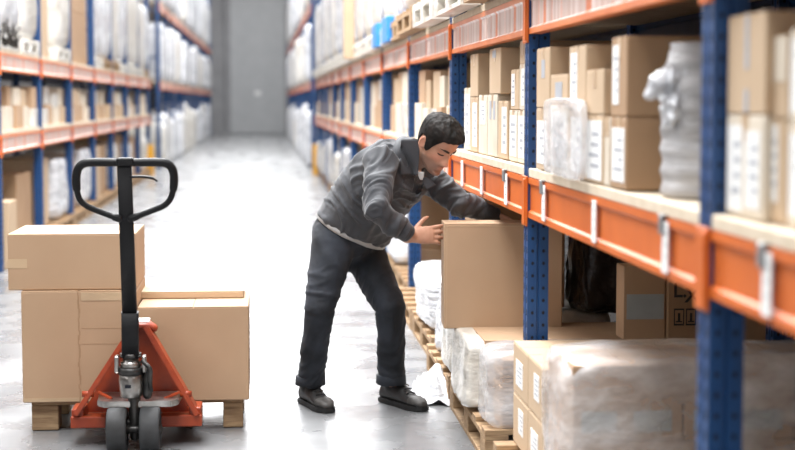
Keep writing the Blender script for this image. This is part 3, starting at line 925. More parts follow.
# back plate, a solid triangle
bm = nb()
P = [tp(84, 412, 7.14), tp(190, 412, 7.14), tp(152, 328, 7.16), tp(128, 328, 7.16)]
A = [bm.verts.new(p_) for p_ in P]; B = [bm.verts.new(p_ + Vector((0, .012, 0))) for p_ in P]
bm.faces.new(A); bm.faces.new(B[::-1])
for k in range(4): bm.faces.new((A[k], A[(k + 1) % 4], B[(k + 1) % 4], B[k]))
obj('back_plate', bm, M_red, tr)
# rounded crown on top
bm = nb()
loft(bm, [tp(126, 328, 7.13), tp(131, 324.5, 7.13), tp(149, 324.5, 7.13), tp(154, 328, 7.13)], [(.045, .018)] * 4, n=14, up=(0, 1, 0))
obj('crown', bm, M_red, tr, smooth=True)
bm = nb(); q = tp(137.5, 321.5, 7.16); box(bm, q.x - .055, q.x + .055, 7.10, 7.2, q.z - .006, q.z + .012, .005, seg=2); obj('top_cap', bm, M_label, tr)
# lower bars
z0 = tp(100, 427, 6.99).z; z1 = tp(100, 415.5, 6.99).z
for (a, b) in ((70.5, 106), (159, 202)):
    bm = nb(); box(bm, at(a, 420, 6.97).x, at(b, 420, 6.97).x, 6.965, 7.03, z0, z1, .005, seg=2); obj('foot_bar', bm, M_red, tr)
for a in (72, 189):
    bm = nb(); q = at(a, 420, 7); box(bm, q.x, q.x + .055, 6.98, 7.14, z0 + .004, z1 + .03, .006, seg=2); obj('corner_lug', bm, M_red, tr)
# forks going under the load
for (a, b) in ((79, 112), (160, 193)):
    x0_, x1_ = at(a, 420, 7.05).x, at(b, 420, 7.05).x
    bm = nb(); box(bm, x0_, x1_, 7.03, 8.15, .065, .112, .008, seg=2); obj('fork', bm, M_red, tr)
    bm = nb()
    for yy in (7.98,): loft(bm, [((x0_ + x1_) / 2 - .04, yy, .041), ((x0_ + x1_) / 2 + .04, yy, .041)], [.038, .038], n=16, dome=False)
    obj('load_wheel', bm, M_rubber, tr)
# grey cross plate with bolts
z0 = tp(130, 404.5, 6.93).z; z1 = tp(130, 398.5, 6.93).z
bm = nb()
xl, xr = at(98, 400, 6.93).x, at(179, 400, 6.93).x
prism(bm, [(xl, 6.90), (xl + .03, 6.86), (xr - .03, 6.86), (xr, 6.90), (xr + .01, 7.10), (xl - .01, 7.10)], 'z', z0, z1)
bmesh.ops.bevel(bm, geom=bm.edges[:], offset=.004, segments=2, affect='EDGES')
obj('cross_plate', bm, M_chrome, tr)
for a in (88, 186):
    bm = nb(); q = at(a, 394, 6.99); loft(bm, [q + Vector((-.025, 0, 0)), q + Vector((.025, 0, 0))], [.014, .014], n=12, dome=False); obj('pin', bm, M_red, tr, smooth=False)
strut(tp(98, 392, 6.96), tp(112, 399, 6.93), .012, .012, 'linkage', M_red)
strut(tp(164, 399, 6.93), tp(180, 392, 6.96), .012, .012, 'linkage', M_red)
# pump body
cx = at(131, 380, 6.86); zc = lambda y: at(131, y, 6.86).z
bm = nb()
prof = [(397, .040), (396, .046), (388, .050), (380, .052), (373, .050), (372.5, .043), (368, .040), (366, .044), (362, .044), (361, .034), (356, .034), (355, .030), (352, .030)]
rings = []
for (yy, r_) in prof:
    rings.append([bm.verts.new((cx.x + r_ * math.cos(2 * PI * k / 24), 6.86 + r_ * math.sin(2 * PI * k / 24), zc(yy))) for k in range(24)])
for A, B in zip(rings, rings[1:]):
    for k in range(24): bm.faces.new((A[k], A[(k + 1) % 24], B[(k + 1) % 24], B[k])).smooth = True
bm.faces.new(rings[0]); bm.faces.new(rings[-1])
obj('pump_body', bm, M_chrome, tr)
bm = nb(); loft(bm, [(cx.x, 6.86, zc(374)), (cx.x, 6.86, zc(367))], [.0545, .0545], n=20, dome=False); loft(bm, [(cx.x, 6.86, zc(357)), (cx.x, 6.86, zc(353))], [.046, .046], n=20, dome=False)
obj('pump_collar', bm, M_dsteel, tr)
bm = nb(); box(bm, cx.x - .022, cx.x + .004, 6.802, 6.812, zc(386), zc(383)); obj('pump_slot', bm, M_hole, tr)
for s_ in (-1, 1):
    bm = nb(); x_ = cx.x + s_ * .058; box(bm, x_ - .009, x_ + .009, 6.83, 6.88, zc(372), zc(355), .004); obj('yoke_arm', bm, M_chrome, tr)
bm = nb()
tube(bm, spline([(cx.x + .05, 6.84, zc(360)), (cx.x + .085, 6.82, zc(368)), (cx.x + .08, 6.84, zc(378)), (cx.x + .085, 6.86, zc(392))], 5), .010, 8)
loft(bm, [(cx.x + .068, 6.87, zc(395)), (cx.x + .07, 6.87, zc(372))], [.022, .022], n=12)
obj('release_valve', bm, M_dsteel, tr, smooth=True)
bm = nb()
loft(bm, [(cx.x + .012, 6.88, zc(397)), (cx.x + .012, 6.88, zc(437))], [.028, .022], n=14)
box(bm, cx.x - .03, cx.x + .06, 6.87, 6.93, zc(432), zc(420), .01)
obj('steering_stem', bm, M_dsteel, tr)
# steering wheels
wz = .095
for a in (117.2, 150.2):
    x_ = at(a, 430, 6.84).x
    bm = nb()
    prof = [(-.042, .070), (-.042, .088), (-.034, .095), (.034, .095), (.042, .088), (.042, .070)]
    rings = [[bm.verts.new((x_ + u, 6.85 + r_ * math.cos(2 * PI * k / 40), wz + r_ * math.sin(2 * PI * k / 40))) for k in range(40)] for (u, r_) in prof]
    for A, B in zip(rings, rings[1:] + rings[:1]):
        for k in range(40): bm.faces.new((A[k], A[(k + 1) % 40], B[(k + 1) % 40], B[k])).smooth = True
    wo = obj('steering_wheel', bm, M_rubber, tr)
    bm = nb(); loft(bm, [(x_ - .036, 6.85, wz), (x_ + .036, 6.85, wz)], [.0705, .0705], n=30, dome=False); loft(bm, [(x_ - .05, 6.85, wz), (x_ + .05, 6.85, wz)], [.02, .02], n=16, dome=False)
    obj('wheel_hub', bm, M_dsteel, wo)
bm = nb(); a_, b_ = at(117, 430, 6.84).x, at(150, 430, 6.84).x; tube(bm, [(a_, 6.85, wz), (b_, 6.85, wz)], .016, 12); obj('axle', bm, M_dsteel, tr)
# tiller
bot, top = tp(130.5, 357, 6.84), tp(124.2, 160, 6.52)
mid1, mid0 = tp(130, 312, 6.80), tp(129.6, 311, 6.80)
d_ = (top - bot).normalized()
bm = nb(); loft(bm, [bot, mid1], [(.020, .037), (.020, .037)], n=16, up=(0, 1, 0), dome=False, power=5); obj('tiller_socket', bm, M_blackp, tr)
bm = nb(); loft(bm, [mid0 - d_ * .02, top], [(.015, .0315), (.014, .029)], n=20, up=(0, 1, 0), dome=False, power=6); obj('tiller_bar', bm, M_blackp, tr)
YH = 6.52
def H(x, y): return at(x, y, YH + (y - 160) * .0012)
lp = [H(126, 162.5), H(110, 162.3), H(93, 162.3), H(84, 163.5), H(78.5, 168), H(76.3, 177), H(76.8, 189), H(79.5, 199), H(86, 205.5), H(98, 211), H(110, 215.5), H(119, 218.5)]
rp = [H(126, 162.5), H(142, 162.3), H(159, 162.3), H(166.5, 163.5), H(171.8, 168), H(174.0, 177), H(173.3, 189), H(170.3, 199), H(164, 205.5), H(152.5, 210.5), H(141, 214.8), H(131, 218.5)]
for pts in (lp, rp):
    sp = spline(pts, 5)
    n_ = len(sp); rad = []
    for k in range(n_):
        t = k / (n_ - 1)
        r_ = .0165 if t < .55 else .0125
        if t > .93: r_ = .016
        if .08 < t < .52: r_ = .0175
        rad.append(r_)
    bm = nb(); loft(bm, sp, rad, n=14); obj('handle_loop', bm, M_blackp, tr, smooth=True)
bm = nb(); q = H(125, 163); box(bm, q.x - .034, q.x + .036, YH - .022, YH + .022, H(125, 166).z, H(125, 157.5).z, .008, seg=2); obj('handle_head', bm, M_blackp, tr)
bm = nb(); loft(bm, spline([H(131, 177), H(140, 176.6), H(148, 177.2), H(153, 178.6), H(156.8, 181)], 4), [(.012, .006)] * 13 + [(.006, .004)] * 4, n=10, up=(0, 1, 0)); obj('release_lever', bm, M_blackp, tr, smooth=True)

#MAN#
# ---------------------------------------------------------------- the held box
HB = at(445.5, 300, 7.30).x
zb0, zb1 = at(500, 328.5, 7.30).z, at(500, 223.5, 7.30).z
hbw = at(563, 300, 7.30).x - HB
held = carton(HB, HB + hbw, 7.30, 7.53, zb0, zb1, m=M_card, label='large plain carton the man is pulling out of the rack', tape=False, rot=R(-3.0))
bm = nb(); box(bm, -hbw / 2 + .0, hbw / 2, -.1165, -.115, zb1 - zb0 - .014, zb1 - zb0 - .012); box(bm, -hbw / 2 + .012, -hbw / 2 + .014, -.1165, -.115, 0, zb1 - zb0 - .014)
obj('flap_edge', bm, M_card2, held)

# ---------------------------------------------------------------- the man
person = empty('person', at(350, 408, 7.78) * 1, 'man in grey work shirt and dark jeans bending to pull a carton', 'person')
person.location.z = 0
PO = person.location.copy()


def remesh(bm, vox, name, smooth=2, factor=.5):
    """fuse overlapping pieces into one continuous surface; returns a new bmesh"""
    bmesh.ops.recalc_face_normals(bm, faces=bm.faces)
    me = bpy.data.meshes.new(name); bm.to_mesh(me); bm.free()
    o = bpy.data.objects.new(name, me); COL.objects.link(o)
    md = o.modifiers.new('r', 'REMESH'); md.mode = 'VOXEL'; md.voxel_size = vox; md.use_smooth_shade = True
    if smooth:
        ms = o.modifiers.new('s', 'SMOOTH'); ms.iterations = smooth; ms.factor = factor
    dg = bpy.context.evaluated_depsgraph_get()
    m2 = bpy.data.meshes.new_from_object(o.evaluated_get(dg))
    bpy.data.objects.remove(o); bpy.data.meshes.remove(me)
    b2 = bmesh.new(); b2.from_mesh(m2); bpy.data.meshes.remove(m2)
    return b2


# --- head frame
HS = 1.04
hp, hy = R(39), R(54)
hf = Vector((math.cos(hp) * math.cos(hy), -math.cos(hp) * math.sin(hy), -math.sin(hp)))
hu = Vector((math.sin(hp) * math.cos(hy), -math.sin(hp) * math.sin(hy), math.cos(hp)))
hl = hu.cross(hf)
roll = R(2)
hu2 = hu * math.cos(roll) + hl * math.sin(roll); hl2 = hl * math.cos(roll) - hu * math.sin(roll)
hu, hl = hu2.normalized(), hl2.normalized()
EAR_R = at(424.3, 144.5, 7.42)
HC = EAR_R + hl * (.077 * HS)
def hw(p): return HC + (hf * p[0] + hl * p[1] + hu * p[2]) * HS


def lerp_tab(tab, z):
    if z <= tab[0][0]: return tab[0][1:]
    for a, b in zip(tab, tab[1:]):
        if z <= b[0]:
            t = (z - a[0]) / (b[0] - a[0]); t2 = t
            return tuple(p + (q - p) * t2 for p, q in zip(a[1:], b[1:]))
    return tab[-1][1:]


HT = [(-.118, .070, .040, .012), (-.112, .086, .034, .026), (-.100, .092, .018, .038), (-.085, .088, -.012, .049), (-.070, .089, -.040, .057), (-.055, .089, -.062, .063),
      (-.035, .089, -.083, .068), (-.015, .089, -.094, .0715), (.0, .089, -.101, .073), (.02, .090, -.107, .0745), (.04, .095, -.110, .076), (.06, .094, -.109, .077),
      (.08, .086, -.103, .0745), (.100, .069, -.088, .066), (.115, .046, -.066, .052), (.125, .020, -.040, .034), (.129, -.004, -.014, .010)]
def G(x, s): return math.exp(-(x / s) ** 2)
def head_pt(th, z, extra=0.0):
    xf, xb, wd = lerp_tab(HT, z)
    cx = -.005 if z > -.05 else lerp_tab([(-.118, .055), (-.085, .035), (-.05, -.005)], z)[0]
    c, s = math.cos(th), math.sin(th)
    rx = (xf - cx) if c > 0 else (cx - xb)
    k = 1 - (.13 * max(0, c) ** 1.5 if z < .06 else .05 * max(0, c))
    x = cx + (rx + extra) * c; y = (wd + extra) * math.copysign(abs(s) ** .92, s) * k
    if c > 0:
        ay = abs(y); d = 0
        # nose
        if -.050 < z < .03:
            t = min(max((.022 - z) / .055, 0), 1)
            hgt = .030 * t ** 1.1 if z > -.033 else .030 * max(0, 1 - ((-.033 - z) / .014) ** 2)
            sg = .0065 + .006 * t
            d += hgt * G(y, sg) + (.008 * t ** 3 * G(ay - .013, .006) if z > -.044 else 0)
        d -= .013 * G(ay - .031, .015) * G(z - .012, .012)           # sockets
        d += .0055 * G(ay - .03, .012) * G(z - .010, .0065)          # lid bulge
        d += .006 * G(ay - .026, .022) * G(z - .034, .008)           # brow
        d += .004 * G(ay - .045, .016) * G(z + .020, .014)           # cheekbone
        d -= .005 * G(ay - .045, .012) * G(z + .055, .018)           # hollow cheek
        d += .007 * G(y, .019) * G(z + .061, .0045) + .0085 * G(y, .017) * G(z + .073, .005)   # lips
        d -= .003 * G(y, .022) * G(z + .067, .0022)
        d -= .005 * G(y, .02) * G(z + .085, .006)
        d += .006 * G(y, .018) * G(z + .101, .009)                   # chin
        d += .003 * G(y, .03) * G(z + .05, .012)
        x += d * c
    return Vector((x, y, z))


def head_surface(bm, extra=lambda th, z, p: 0, NT=120, NZ=110, fn=None):
    rings = []
    for i in range(NZ + 1):
        t = i / NZ
        z = -.118 + (.129 + .118) * (.5 - .5 * math.cos(PI * t))
        ring = []
        for j in range(NT):
            th = 2 * PI * j / NT
            if th > PI: th -= 2 * PI
            p = head_pt(th, z)
            e = extra(th, z, p)
            if e:
                n_ = (p - Vector((-.005, 0, min(max(z, -.03), .045)))).normalized()
                p = p + n_ * e if not isinstance(e, Vector) else p + e
            ring.append(bm.verts.new(hw(p)))
        rings.append(ring)
    for A, B in zip(rings, rings[1:]):
        for j in range(NT): bm.faces.new((A[j], A[(j + 1) % NT], B[(j + 1) % NT], B[j]))
    bm.faces.new(rings[0][::-1]); bm.faces.new(rings[-1])


# --- joints (from the photograph, at their own distances)
J = dict(
    pel=at(346, 236, 7.86), hem=at(352, 229, 7.85), waist=at(364, 209, 7.78), chest=at(384, 181, 7.68), shl=at(401, 159.5, 7.60), neck=at(414, 157, 7.56),
    rsh=at(381.5, 161, 7.46), rel=at(376.5, 211, 7.27), rwr=at(412, 236.5, 7.37),
    lsh=at(431, 179, 7.70), lel=at(461.5, 204.5, 7.58), lwr=at(490, 213.5, 7.63),
    rhip=at(333, 245, 7.77), rkn=at(319.5, 309, 7.66), ran=at(310.5, 381, 7.80), lhip=at(361, 247, 7.95), lkn=at(391, 310, 7.72), lan=at(391, 380, 7.79))
S = (J['lsh'] - J['rsh']).normalized()          # shoulder axis


def ellring(bm, c, d, side, a, b, n=28, power=2.3):
    d = d.normalized(); s = (side - d * side.dot(d)).normalized(); t = d.cross(s)
    out = []
    for k in range(n):
        an = 2 * PI * k / n; ca, sa = math.cos(an), math.sin(an)
        ca = math.copysign(abs(ca) ** (2 / power), ca); sa = math.copysign(abs(sa) ** (2 / power), sa)
        out.append(bm.verts.new(c + s * (a * ca) + t * (b * sa)))
    return out


def torso(bm, grow=0.0, hem=False, stations=None):
    st = stations
    rings = []
    for i, (c, a, b) in enumerate(st):
        d = st[min(i + 1, len(st) - 1)][0] - st[max(i - 1, 0)][0]
        rings.append(ellring(bm, c, d, S, a + grow, b + grow))
        if hem and i < 3:
            for v in rings[-1]: v.co += d.normalized() * (HEM_K * (1, .8, .35)[i] * (c.y - v.co.y) + (.012, .006, 0)[i])
    for A, B in zip(rings, rings[1:]):
        n = len(A)
        for k in range(n): bm.faces.new((A[k], A[(k + 1) % n], B[(k + 1) % n], B[k]))
    bm.faces.new(rings[0][::-1]); bm.faces.new(rings[-1])


HEM_K = .42
# torso axis: shoulders sit on the top of the curve
mid_sh = (J['rsh'] + J['lsh']) / 2
tor = [(J['hem'], .185, .135), (J['waist'], .18, .14), (J['chest'], .195, .15), ((mid_sh * .5 + J['shl'] * .5), .19, .12), (J['neck'] * .75 + mid_sh * .25, .10, .085)]
# --- hands
def hand(bm, wrist, fwd, back, size=1.0, right=True, curls=(.5, .55, .6, .7), spread=.06, thumb=(.55, .5)):
    """palm with four fingers and thumb; fwd = towards the knuckles, back = normal of the back of the hand"""
    f = Vector(fwd).normalized(); b = Vector(back); b = (b - f * b.dot(f)).normalized()
    t = b.cross(f) if right else f.cross(b)       # thumb side (right hand, back towards viewer)
    def P(x, y, z): return wrist + (f * x + t * y + b * z) * size
    loft(bm, [P(-.03, 0, 0), P(.0, 0, 0), P(.03, .002, 0), P(.065, .002, .002), P(.09, 0, .002)],
         [(.021 * size, .027 * size), (.019 * size, .028 * size), (.018 * size, .036 * size), (.015 * size, .041 * size), (.012 * size, .039 * size)], n=20, up=b)
    yb = (.031, .011, -.010, -.029); ln = (.084, .094, .088, .070); r0 = (.0093, .0097, .0092, .0082)
    for k in range(4):
        L = ln[k]; seg = (L * .45, L * .30, L * .25); ang = curls[k] * .35; p = P(.085, yb[k], .002); pts = [P(.06, yb[k] * .9, .001), p]
        sp_ = spread * (1.5 - k)
        for m_, q_ in enumerate(seg):
            dd = (f * math.cos(ang) - b * math.sin(ang)) + t * math.sin(sp_)
            p = p + dd.normalized() * q_ * size; pts.append(p); ang += curls[k] * (1.0 if m_ == 0 else .8)
        rr_ = r0[k] * size
        loft(bm, pts, [rr_ * 1.1, rr_ * 1.08, rr_ * 1.0, rr_ * .92, rr_ * .8], n=12)
    a0 = P(.012, .024, -.006); a1 = P(.045, .024 + .034 * thumb[0] / .5, -.012); a2 = a1 + (f * .7 + t * thumb[1] - b * .2).normalized() * .030 * size; a3 = a2 + (f * .8 + t * (thumb[1] - .25) - b * .3).normalized() * .022 * size
    loft(bm, [a0, a1, a2, a3], [.013 * size, .0112 * size, .0098 * size, .008 * size], n=12)


RH_f = (Vector((.93, .20, .04)))
RH_b = Vector((-.12, -.93, .15))
# --- body: one continuous skin
bm = nb()
head_surface(bm)
for s_ in (-1, 1):      # ears
    eb = nb(); bmesh.ops.create_uvsphere(eb, u_segments=20, v_segments=14, radius=1)
    pts = {}
    for v in eb.verts:
        q = v.co
        x = -.012 + q.x * .017; z = .004 + q.z * .031 - q.x * .004; y = .0775 + q.y * .0065 + (-.010 * (q.x)) * 1.0 + .003
        rim = (q.x ** 2 + q.z ** 2)
        if q.y > 0 and rim < .55: y -= .006 * (1 - rim / .55)
        pts[v] = bm.verts.new(hw((x, s_ * y, z)))
    for f_ in eb.faces: bm.faces.new([pts[v] for v in f_.verts])
    eb.free()
loft(bm, [J['shl'] * .6 + J['chest'] * .4, J['neck'], hw((-.030, 0, -.075)), hw((-.030, 0, -.02))], [(.075, .085), (.066, .066), (.063, .060), (.06, .055)], n=24, up=hf)
torso(bm, -.018, stations=tor)
for a, b, c, g in (('rsh', 'rel', 'rwr', 1), ('lsh', 'lel', 'lwr', 1)):
    loft(bm, [J['chest'] * .4 + J[a] * .6, J[a], (J[a] + J[b]) / 2, J[b], J[b] * .6 + J[c] * .4, J[c]], [.062, .058, .047, .040, .040, .028], n=18)
for s_ in ('r', 'l'):
    h, k_, a_ = J[s_ + 'hip'], J[s_ + 'kn'], J[s_ + 'an']
    loft(bm, [J['pel'] * .4 + h * .6 + Vector((0, 0, .06)), h, (h + k_) / 2, k_, k_ * .65 + a_ * .35, a_], [.10, .092, .075, .055, .052, .036], n=18)
loft(bm, [J['hem'], J['pel'], J['pel'] - Vector((0, 0, .05))], [(.165, .12), (.165, .12), (.14, .10)], n=24, up=S)
hand(bm, J['rwr'], RH_f, RH_b, 1.06, True, curls=(.34, .44, .5, .6), spread=.09, thumb=(.46, .6))
hand(bm, J['lwr'] + Vector((.01, .01, -.005)), Vector((.45, .05, -.95)), Vector((.25, .95, .1)), 1.02, False, curls=(.2, .2, .25, .3))
bm = remesh(bm, .0042, 'body', 2, .45)
# colour zones: beard shadow, lips, cheeks
ca = bm.loops.layers.float_color.new('tone')
inv = Matrix((hf, hl, hu))
for f_ in bm.faces:
    for lp_ in f_.loops:
        q = inv @ (lp_.vert.co - HC) / HS
        beard = lip = red = 0.0
        if q.length < .2:
            if q.x > -.02:
                t = min(max((-.030 - q.z) / .02, 0), 1) * min(max((q.x - .0) / .03, 0), 1)
                if q.z < -.045: t = min(max((-.03 - q.z) / .02, 0), 1) * min(max((q.x + .02) / .03, 0), 1)
                beard = t * (1 - .8 * G(abs(q.y) - .03, .012) * G(q.z + .035, .012))
                lip = G(q.y, .019) * G(q.z + .067, .0085) * (1 if q.x > .085 else 0)
                beard *= 1 - lip
            red = G(abs(q.y) - .04, .02) * G(q.z + .02, .02) * (q.x > .03) + G(q.y, .015) * G(q.z + .033, .012) * (q.x > .1) + (abs(q.y) > .078) * .7
        lp_[ca] = (min(beard, 1), min(lip, 1), min(red, 1), 1)


def skin_mat():
    m = mat('skin', (0.56, 0.31, 0.21), .45, (0.49, 0.255, 0.165), scale=25, bump=.12, bscale=90, bdist=.002, sss=.12)
    nt = m.node_tree; b = nt.nodes['Principled BSDF']; base = b.inputs['Base Color'].links[0].from_socket
    at_ = nt.nodes.new('ShaderNodeAttribute'); at_.attribute_name = 'tone'
    sp_ = nt.nodes.new('ShaderNodeSeparateColor'); nt.links.new(at_.outputs['Color'], sp_.inputs[0])
    cur = base
    for i, (c_, f_) in enumerate((((.15, .095, .075), .72), ((.38, .15, .12), .5), ((.62, .22, .14), .45))):
        mu = nt.nodes.new('ShaderNodeMath'); mu.operation = 'MULTIPLY'; mu.inputs[1].default_value = f_
        nt.links.new(sp_.outputs[i], mu.inputs[0])
        mx = nt.nodes.new('ShaderNodeMix'); mx.data_type = 'RGBA'
        nt.links.new(mu.outputs[0], mx.inputs[0]); nt.links.new(cur, mx.inputs[6]); mx.inputs[7].default_value = (*c_, 1)
        cur = mx.outputs[2]
    nt.links.new(cur, b.inputs['Base Color'])
    return m


def pobj(name, bm, m, smooth=True, parent=None):
    for v in bm.verts: v.co -= PO
    return obj(name, bm, m, parent or person, smooth=smooth)


body = pobj('body', bm, skin_mat())

# --- hair
M_hair = mat('dark_brown_hair', (0.018, 0.013, 0.011), .7, (0.007, 0.006, 0.005), scale=30, stretch=(1, 1, .35), bump=.6, bscale=70, bdist=.006, lo=.4, hi=.7, spec=.22)
ZL = [(0, .080), (28, .074), (42, .070), (52, .052), (60, .030), (68, -.004), (76, -.024), (84, -.020), (90, .012), (98, .032), (110, .022), (122, -.010), (140, -.045), (180, -.055)]
def sstep(a, b, x): t = min(max((x - a) / (b - a), 0), 1); return t * t * (3 - 2 * t)
def hair_extra(th, z, p):
    dg_ = abs(math.degrees(th))
    zl = lerp_tab(ZL, dg_)[0] + .004 * noise.noise(Vector((th * 9, z * 40, 1)))
    m = sstep(zl - .006, zl + .010, z)
    front = max(0, math.cos(th)); top = sstep(.03, .11, z)
    th_ = .006 + .009 * top + .009 * front * top
    st = noise.noise(Vector((p.x * 45, p.y * 70, p.z * 25))) * .5 + noise.noise(Vector((p.x * 90, p.y * 150, p.z * 60))) * .3
    th_ *= 1 + .45 * st
    e = -.006 * (1 - m) + th_ * m
    if m > .4 and front > .4 and z > .06:
        q = G(math.degrees(th) * .8, 40) * G(z - .092, .022)
        n_ = (p - Vector((-.005, 0, .045))).normalized()
        return n_ * e + Vector((.014, 0, .001)) * q * (1 + .6 * st)
    return e
bm = nb(); head_surface(bm, hair_extra, NT=160, NZ=130)
pobj('hair', bm, M_hair)

# --- brows, lashes with painted socket shade
M_brow = mat('dark_brow', (.05, .03, .022), .7)
bm = nb()
for s_ in (-1, 1):
    pts = []
    for k in range(9):
        y = .012 + .036 * k / 8; z = .0305 + .006 * math.sin(PI * min(k / 8 * 1.1, 1) * .8) ; th = math.asin(min(y / .07, .95)) * s_
        p = head_pt(th, z); pts.append(hw((p.x + .001, p.y, p.z)))
    loft(bm, pts, [(.0052 * HS, .0024)] * 6 + [(.003, .002), (.002, .0015), (.001, .001)], n=8, up=hu)
pobj('eyebrow', bm, M_brow)
for s_ in (-1, 1):
    bm = nb(); pts = []
    for k in range(9):
        y = .019 + .025 * k / 8; z = .0035 + .0030 * math.sin(PI * k / 8) * -1 + .002; th = math.asin(min(y / .068, .95)) * s_
        p = head_pt(th, z); pts.append(hw((p.x + .0005, p.y, p.z)))
    loft(bm, pts, [.0016] + [.0034] * 7 + [.0016], n=6)  # lash line thickened to put in the dark of the eye socket
    pobj('lash_socket_shade', bm, M_brow)

# --- clothes
BONES = [('hem', 'chest', 0), ('chest', 'neck', 0), ('rsh', 'rel', 1), ('rel', 'rwr', 1), ('lsh', 'lel', 2), ('lel', 'lwr', 2)]
LEGB = [('rhip', 'rkn', 3), ('rkn', 'ran', 3), ('lhip', 'lkn', 4), ('lkn', 'lan', 4)]


def folds(bm, bones, amp, fz=(26, 7), joints=(), seedv=0.0):
    bl = [(J[a], J[b], g) for a, b, g in bones]
    bm.normal_update()
    disp = []
    for v in bm.verts:
        best = None
        for i, (a, b, g) in enumerate(bl):
            ab = b - a; t = min(max((v.co - a).dot(ab) / ab.length_squared, 0), 1); dd = (v.co - (a + ab * t)).length
            if best is None or dd < best[0]: best = (dd, i, t, ab)
        dd, i, t, ab = best
        dirn = ab.normalized(); al = v.co.dot(dirn); rest = v.co - dirn * al
        warp = noise.noise(v.co * 4 + Vector((seedv, 0, 0)))
        q = dirn * (al * fz[0] + warp * 2.6 + rest.x * 5) + rest * fz[1] + Vector((seedv + i * 3.1, 0, 0))
        n1 = 1 - min(1, abs(noise.noise(q)) * 3.2) + .5 * (1 - min(1, abs(noise.noise(q * 2.1)) * 3.2)) - .55
        n2 = noise.noise(v.co * 12 + Vector((0, seedv, 0)))
        a_ = amp
        for (jn, rad, k_) in joints: a_ += k_ * G((v.co - J[jn]).length, rad)
        disp.append(v.normal * (a_ * (n1 * .8 + n2 * .5)))
    for v, d_ in zip(bm.verts, disp): v.co += d_


M_shirt = mat('grey_work_shirt', (0.042, 0.045, 0.052), .7, (0.030, 0.032, 0.038), scale=6, bump=.25, bscale=28, bdist=.006, sheen=.2)
bm = nb()
torso(bm, .004, hem=True, stations=[(J['hem'] * 1.12 - J['waist'] * .12, .190, .150), (J['hem'] * .8 + J['waist'] * .2, .200, .160), (J['waist'], .195, .158), (J['waist'] * .5 + J['chest'] * .5, .195, .160), (J['chest'], .20, .155), ((mid_sh * .5 + J['shl'] * .5), .188, .132), (J['neck'] * .7 + mid_sh * .3, .098, .08)])
cu_r = J['rwr'] + (J['rel'] - J['rwr']).normalized() * .022
cu_l = J['lwr'] - (J['lel'] - J['lwr']).normalized() * .02
loft(bm, [J['chest'] * .35 + J['rsh'] * .65, J['rsh'], J['rsh'] * .5 + J['rel'] * .5, J['rel'], J['rel'] * .5 + cu_r * .5, J['rel'] * .15 + cu_r * .85], [.085, .082, .070, .063, .058, .048], n=22)
loft(bm, [J['chest'] * .35 + J['lsh'] * .65, J['lsh'], J['lsh'] * .5 + J['lel'] * .5, J['lel'], J['lel'] * .5 + cu_l * .5, cu_l], [.085, .080, .072, .062, .055, .044], n=22)
bm = remesh(bm, .0075, 'shirt', 6, .5)
folds(bm, BONES, .012, (15, 4.5), (('rel', .10, .005), ('waist', .14, .006), ('lel', .08, .005)), 2.0)
bmesh.ops.smooth_vert(bm, verts=bm.verts, factor=.35, use_axis_x=True, use_axis_y=True, use_axis_z=True)
from mathutils.bvhtree import BVHTree
shirt_tree = BVHTree.FromBMesh(bm)
shirt = pobj('work_shirt', bm, M_shirt)


def drape(rows, off, thick, name, m, fallY, parent=None, nx=14, ny=14, sm=4):
    """cloth patch laid on the shirt: rows = [(left point, right point), ...] as seen from the front of the patch"""
    bm = nb(); grid = []
    for j in range(ny + 1):
        t = j / ny * (len(rows) - 1); i = min(int(t), len(rows) - 2); u = t - i
        L_ = Vector(rows[i][0]) * (1 - u) + Vector(rows[i + 1][0]) * u; R_ = Vector(rows[i][1]) * (1 - u) + Vector(rows[i + 1][1]) * u
        g = []
        for k in range(nx + 1):
            p = L_ + (R_ - L_) * (k / nx)
            rd = ray(p.x, p.y).normalized()
            hit = shirt_tree.ray_cast(_C, rd)
            far = at(p.x, p.y, fallY)
            q = hit[0] if hit[0] is not None and hit[0].y < fallY + .06 else far
            g.append(q - rd * off)
        grid.append(g)
    for _ in range(sm):
        for j in range(1, ny):
            for k in range(1, nx):
                grid[j][k] = (grid[j][k] * 2 + grid[j - 1][k] + grid[j + 1][k] + grid[j][k - 1] + grid[j][k + 1]) / 6
    V = [[bm.verts.new(q) for q in g] for g in grid]
    for j in range(ny):
        for k in range(nx): bm.faces.new((V[j][k], V[j][k + 1], V[j + 1][k + 1], V[j + 1][k]))
    o = pobj(name, bm, m, parent=parent or shirt)
    md = o.modifiers.new('t', 'SOLIDIFY'); md.thickness = thick; md.offset = 0
    return o


drape([((401, 139.5), (417.5, 139)), ((400, 150), (419.5, 150)), ((399.8, 163), (419, 163)), ((400.2, 175), (417.5, 175.5))], .010, .006, 'collar_wing', M_shirt, 7.47)
drape([((421, 178), (425.5, 177)), ((423, 184), (431, 180)), ((427, 190), (436, 185))], .012, .006, 'collar_wing', M_shirt, 7.50, nx=8, ny=8)
drape([((404.5, 178), (415, 178.5)), ((402.8, 184), (413.6, 185)), ((401, 190), (412, 191.5))], .0015, .002, 'chest_pocket', M_shirt, 7.52, nx=16, ny=16, sm=0)
drape([((419.5, 183), (424, 184.5)), ((417, 190), (421.5, 191.5)), ((414.5, 197), (419, 198.5))], .0015, .002, 'button_placket', M_shirt, 7.52, nx=6, ny=18, sm=0)
# cuff of the near sleeve
bm = nb(); dcu = (J['rwr'] - J['rel']).normalized()
loft(bm, [cu_r - dcu * .065, cu_r - dcu * .055, cu_r - dcu * .01, cu_r], [.047, .0485, .0445, .040], n=22, dome=False)
for v in bm.verts: v.co += Vector(noise.noise_vector(v.co * 25)) * .003
pobj('cuff', bm, M_shirt, parent=shirt)
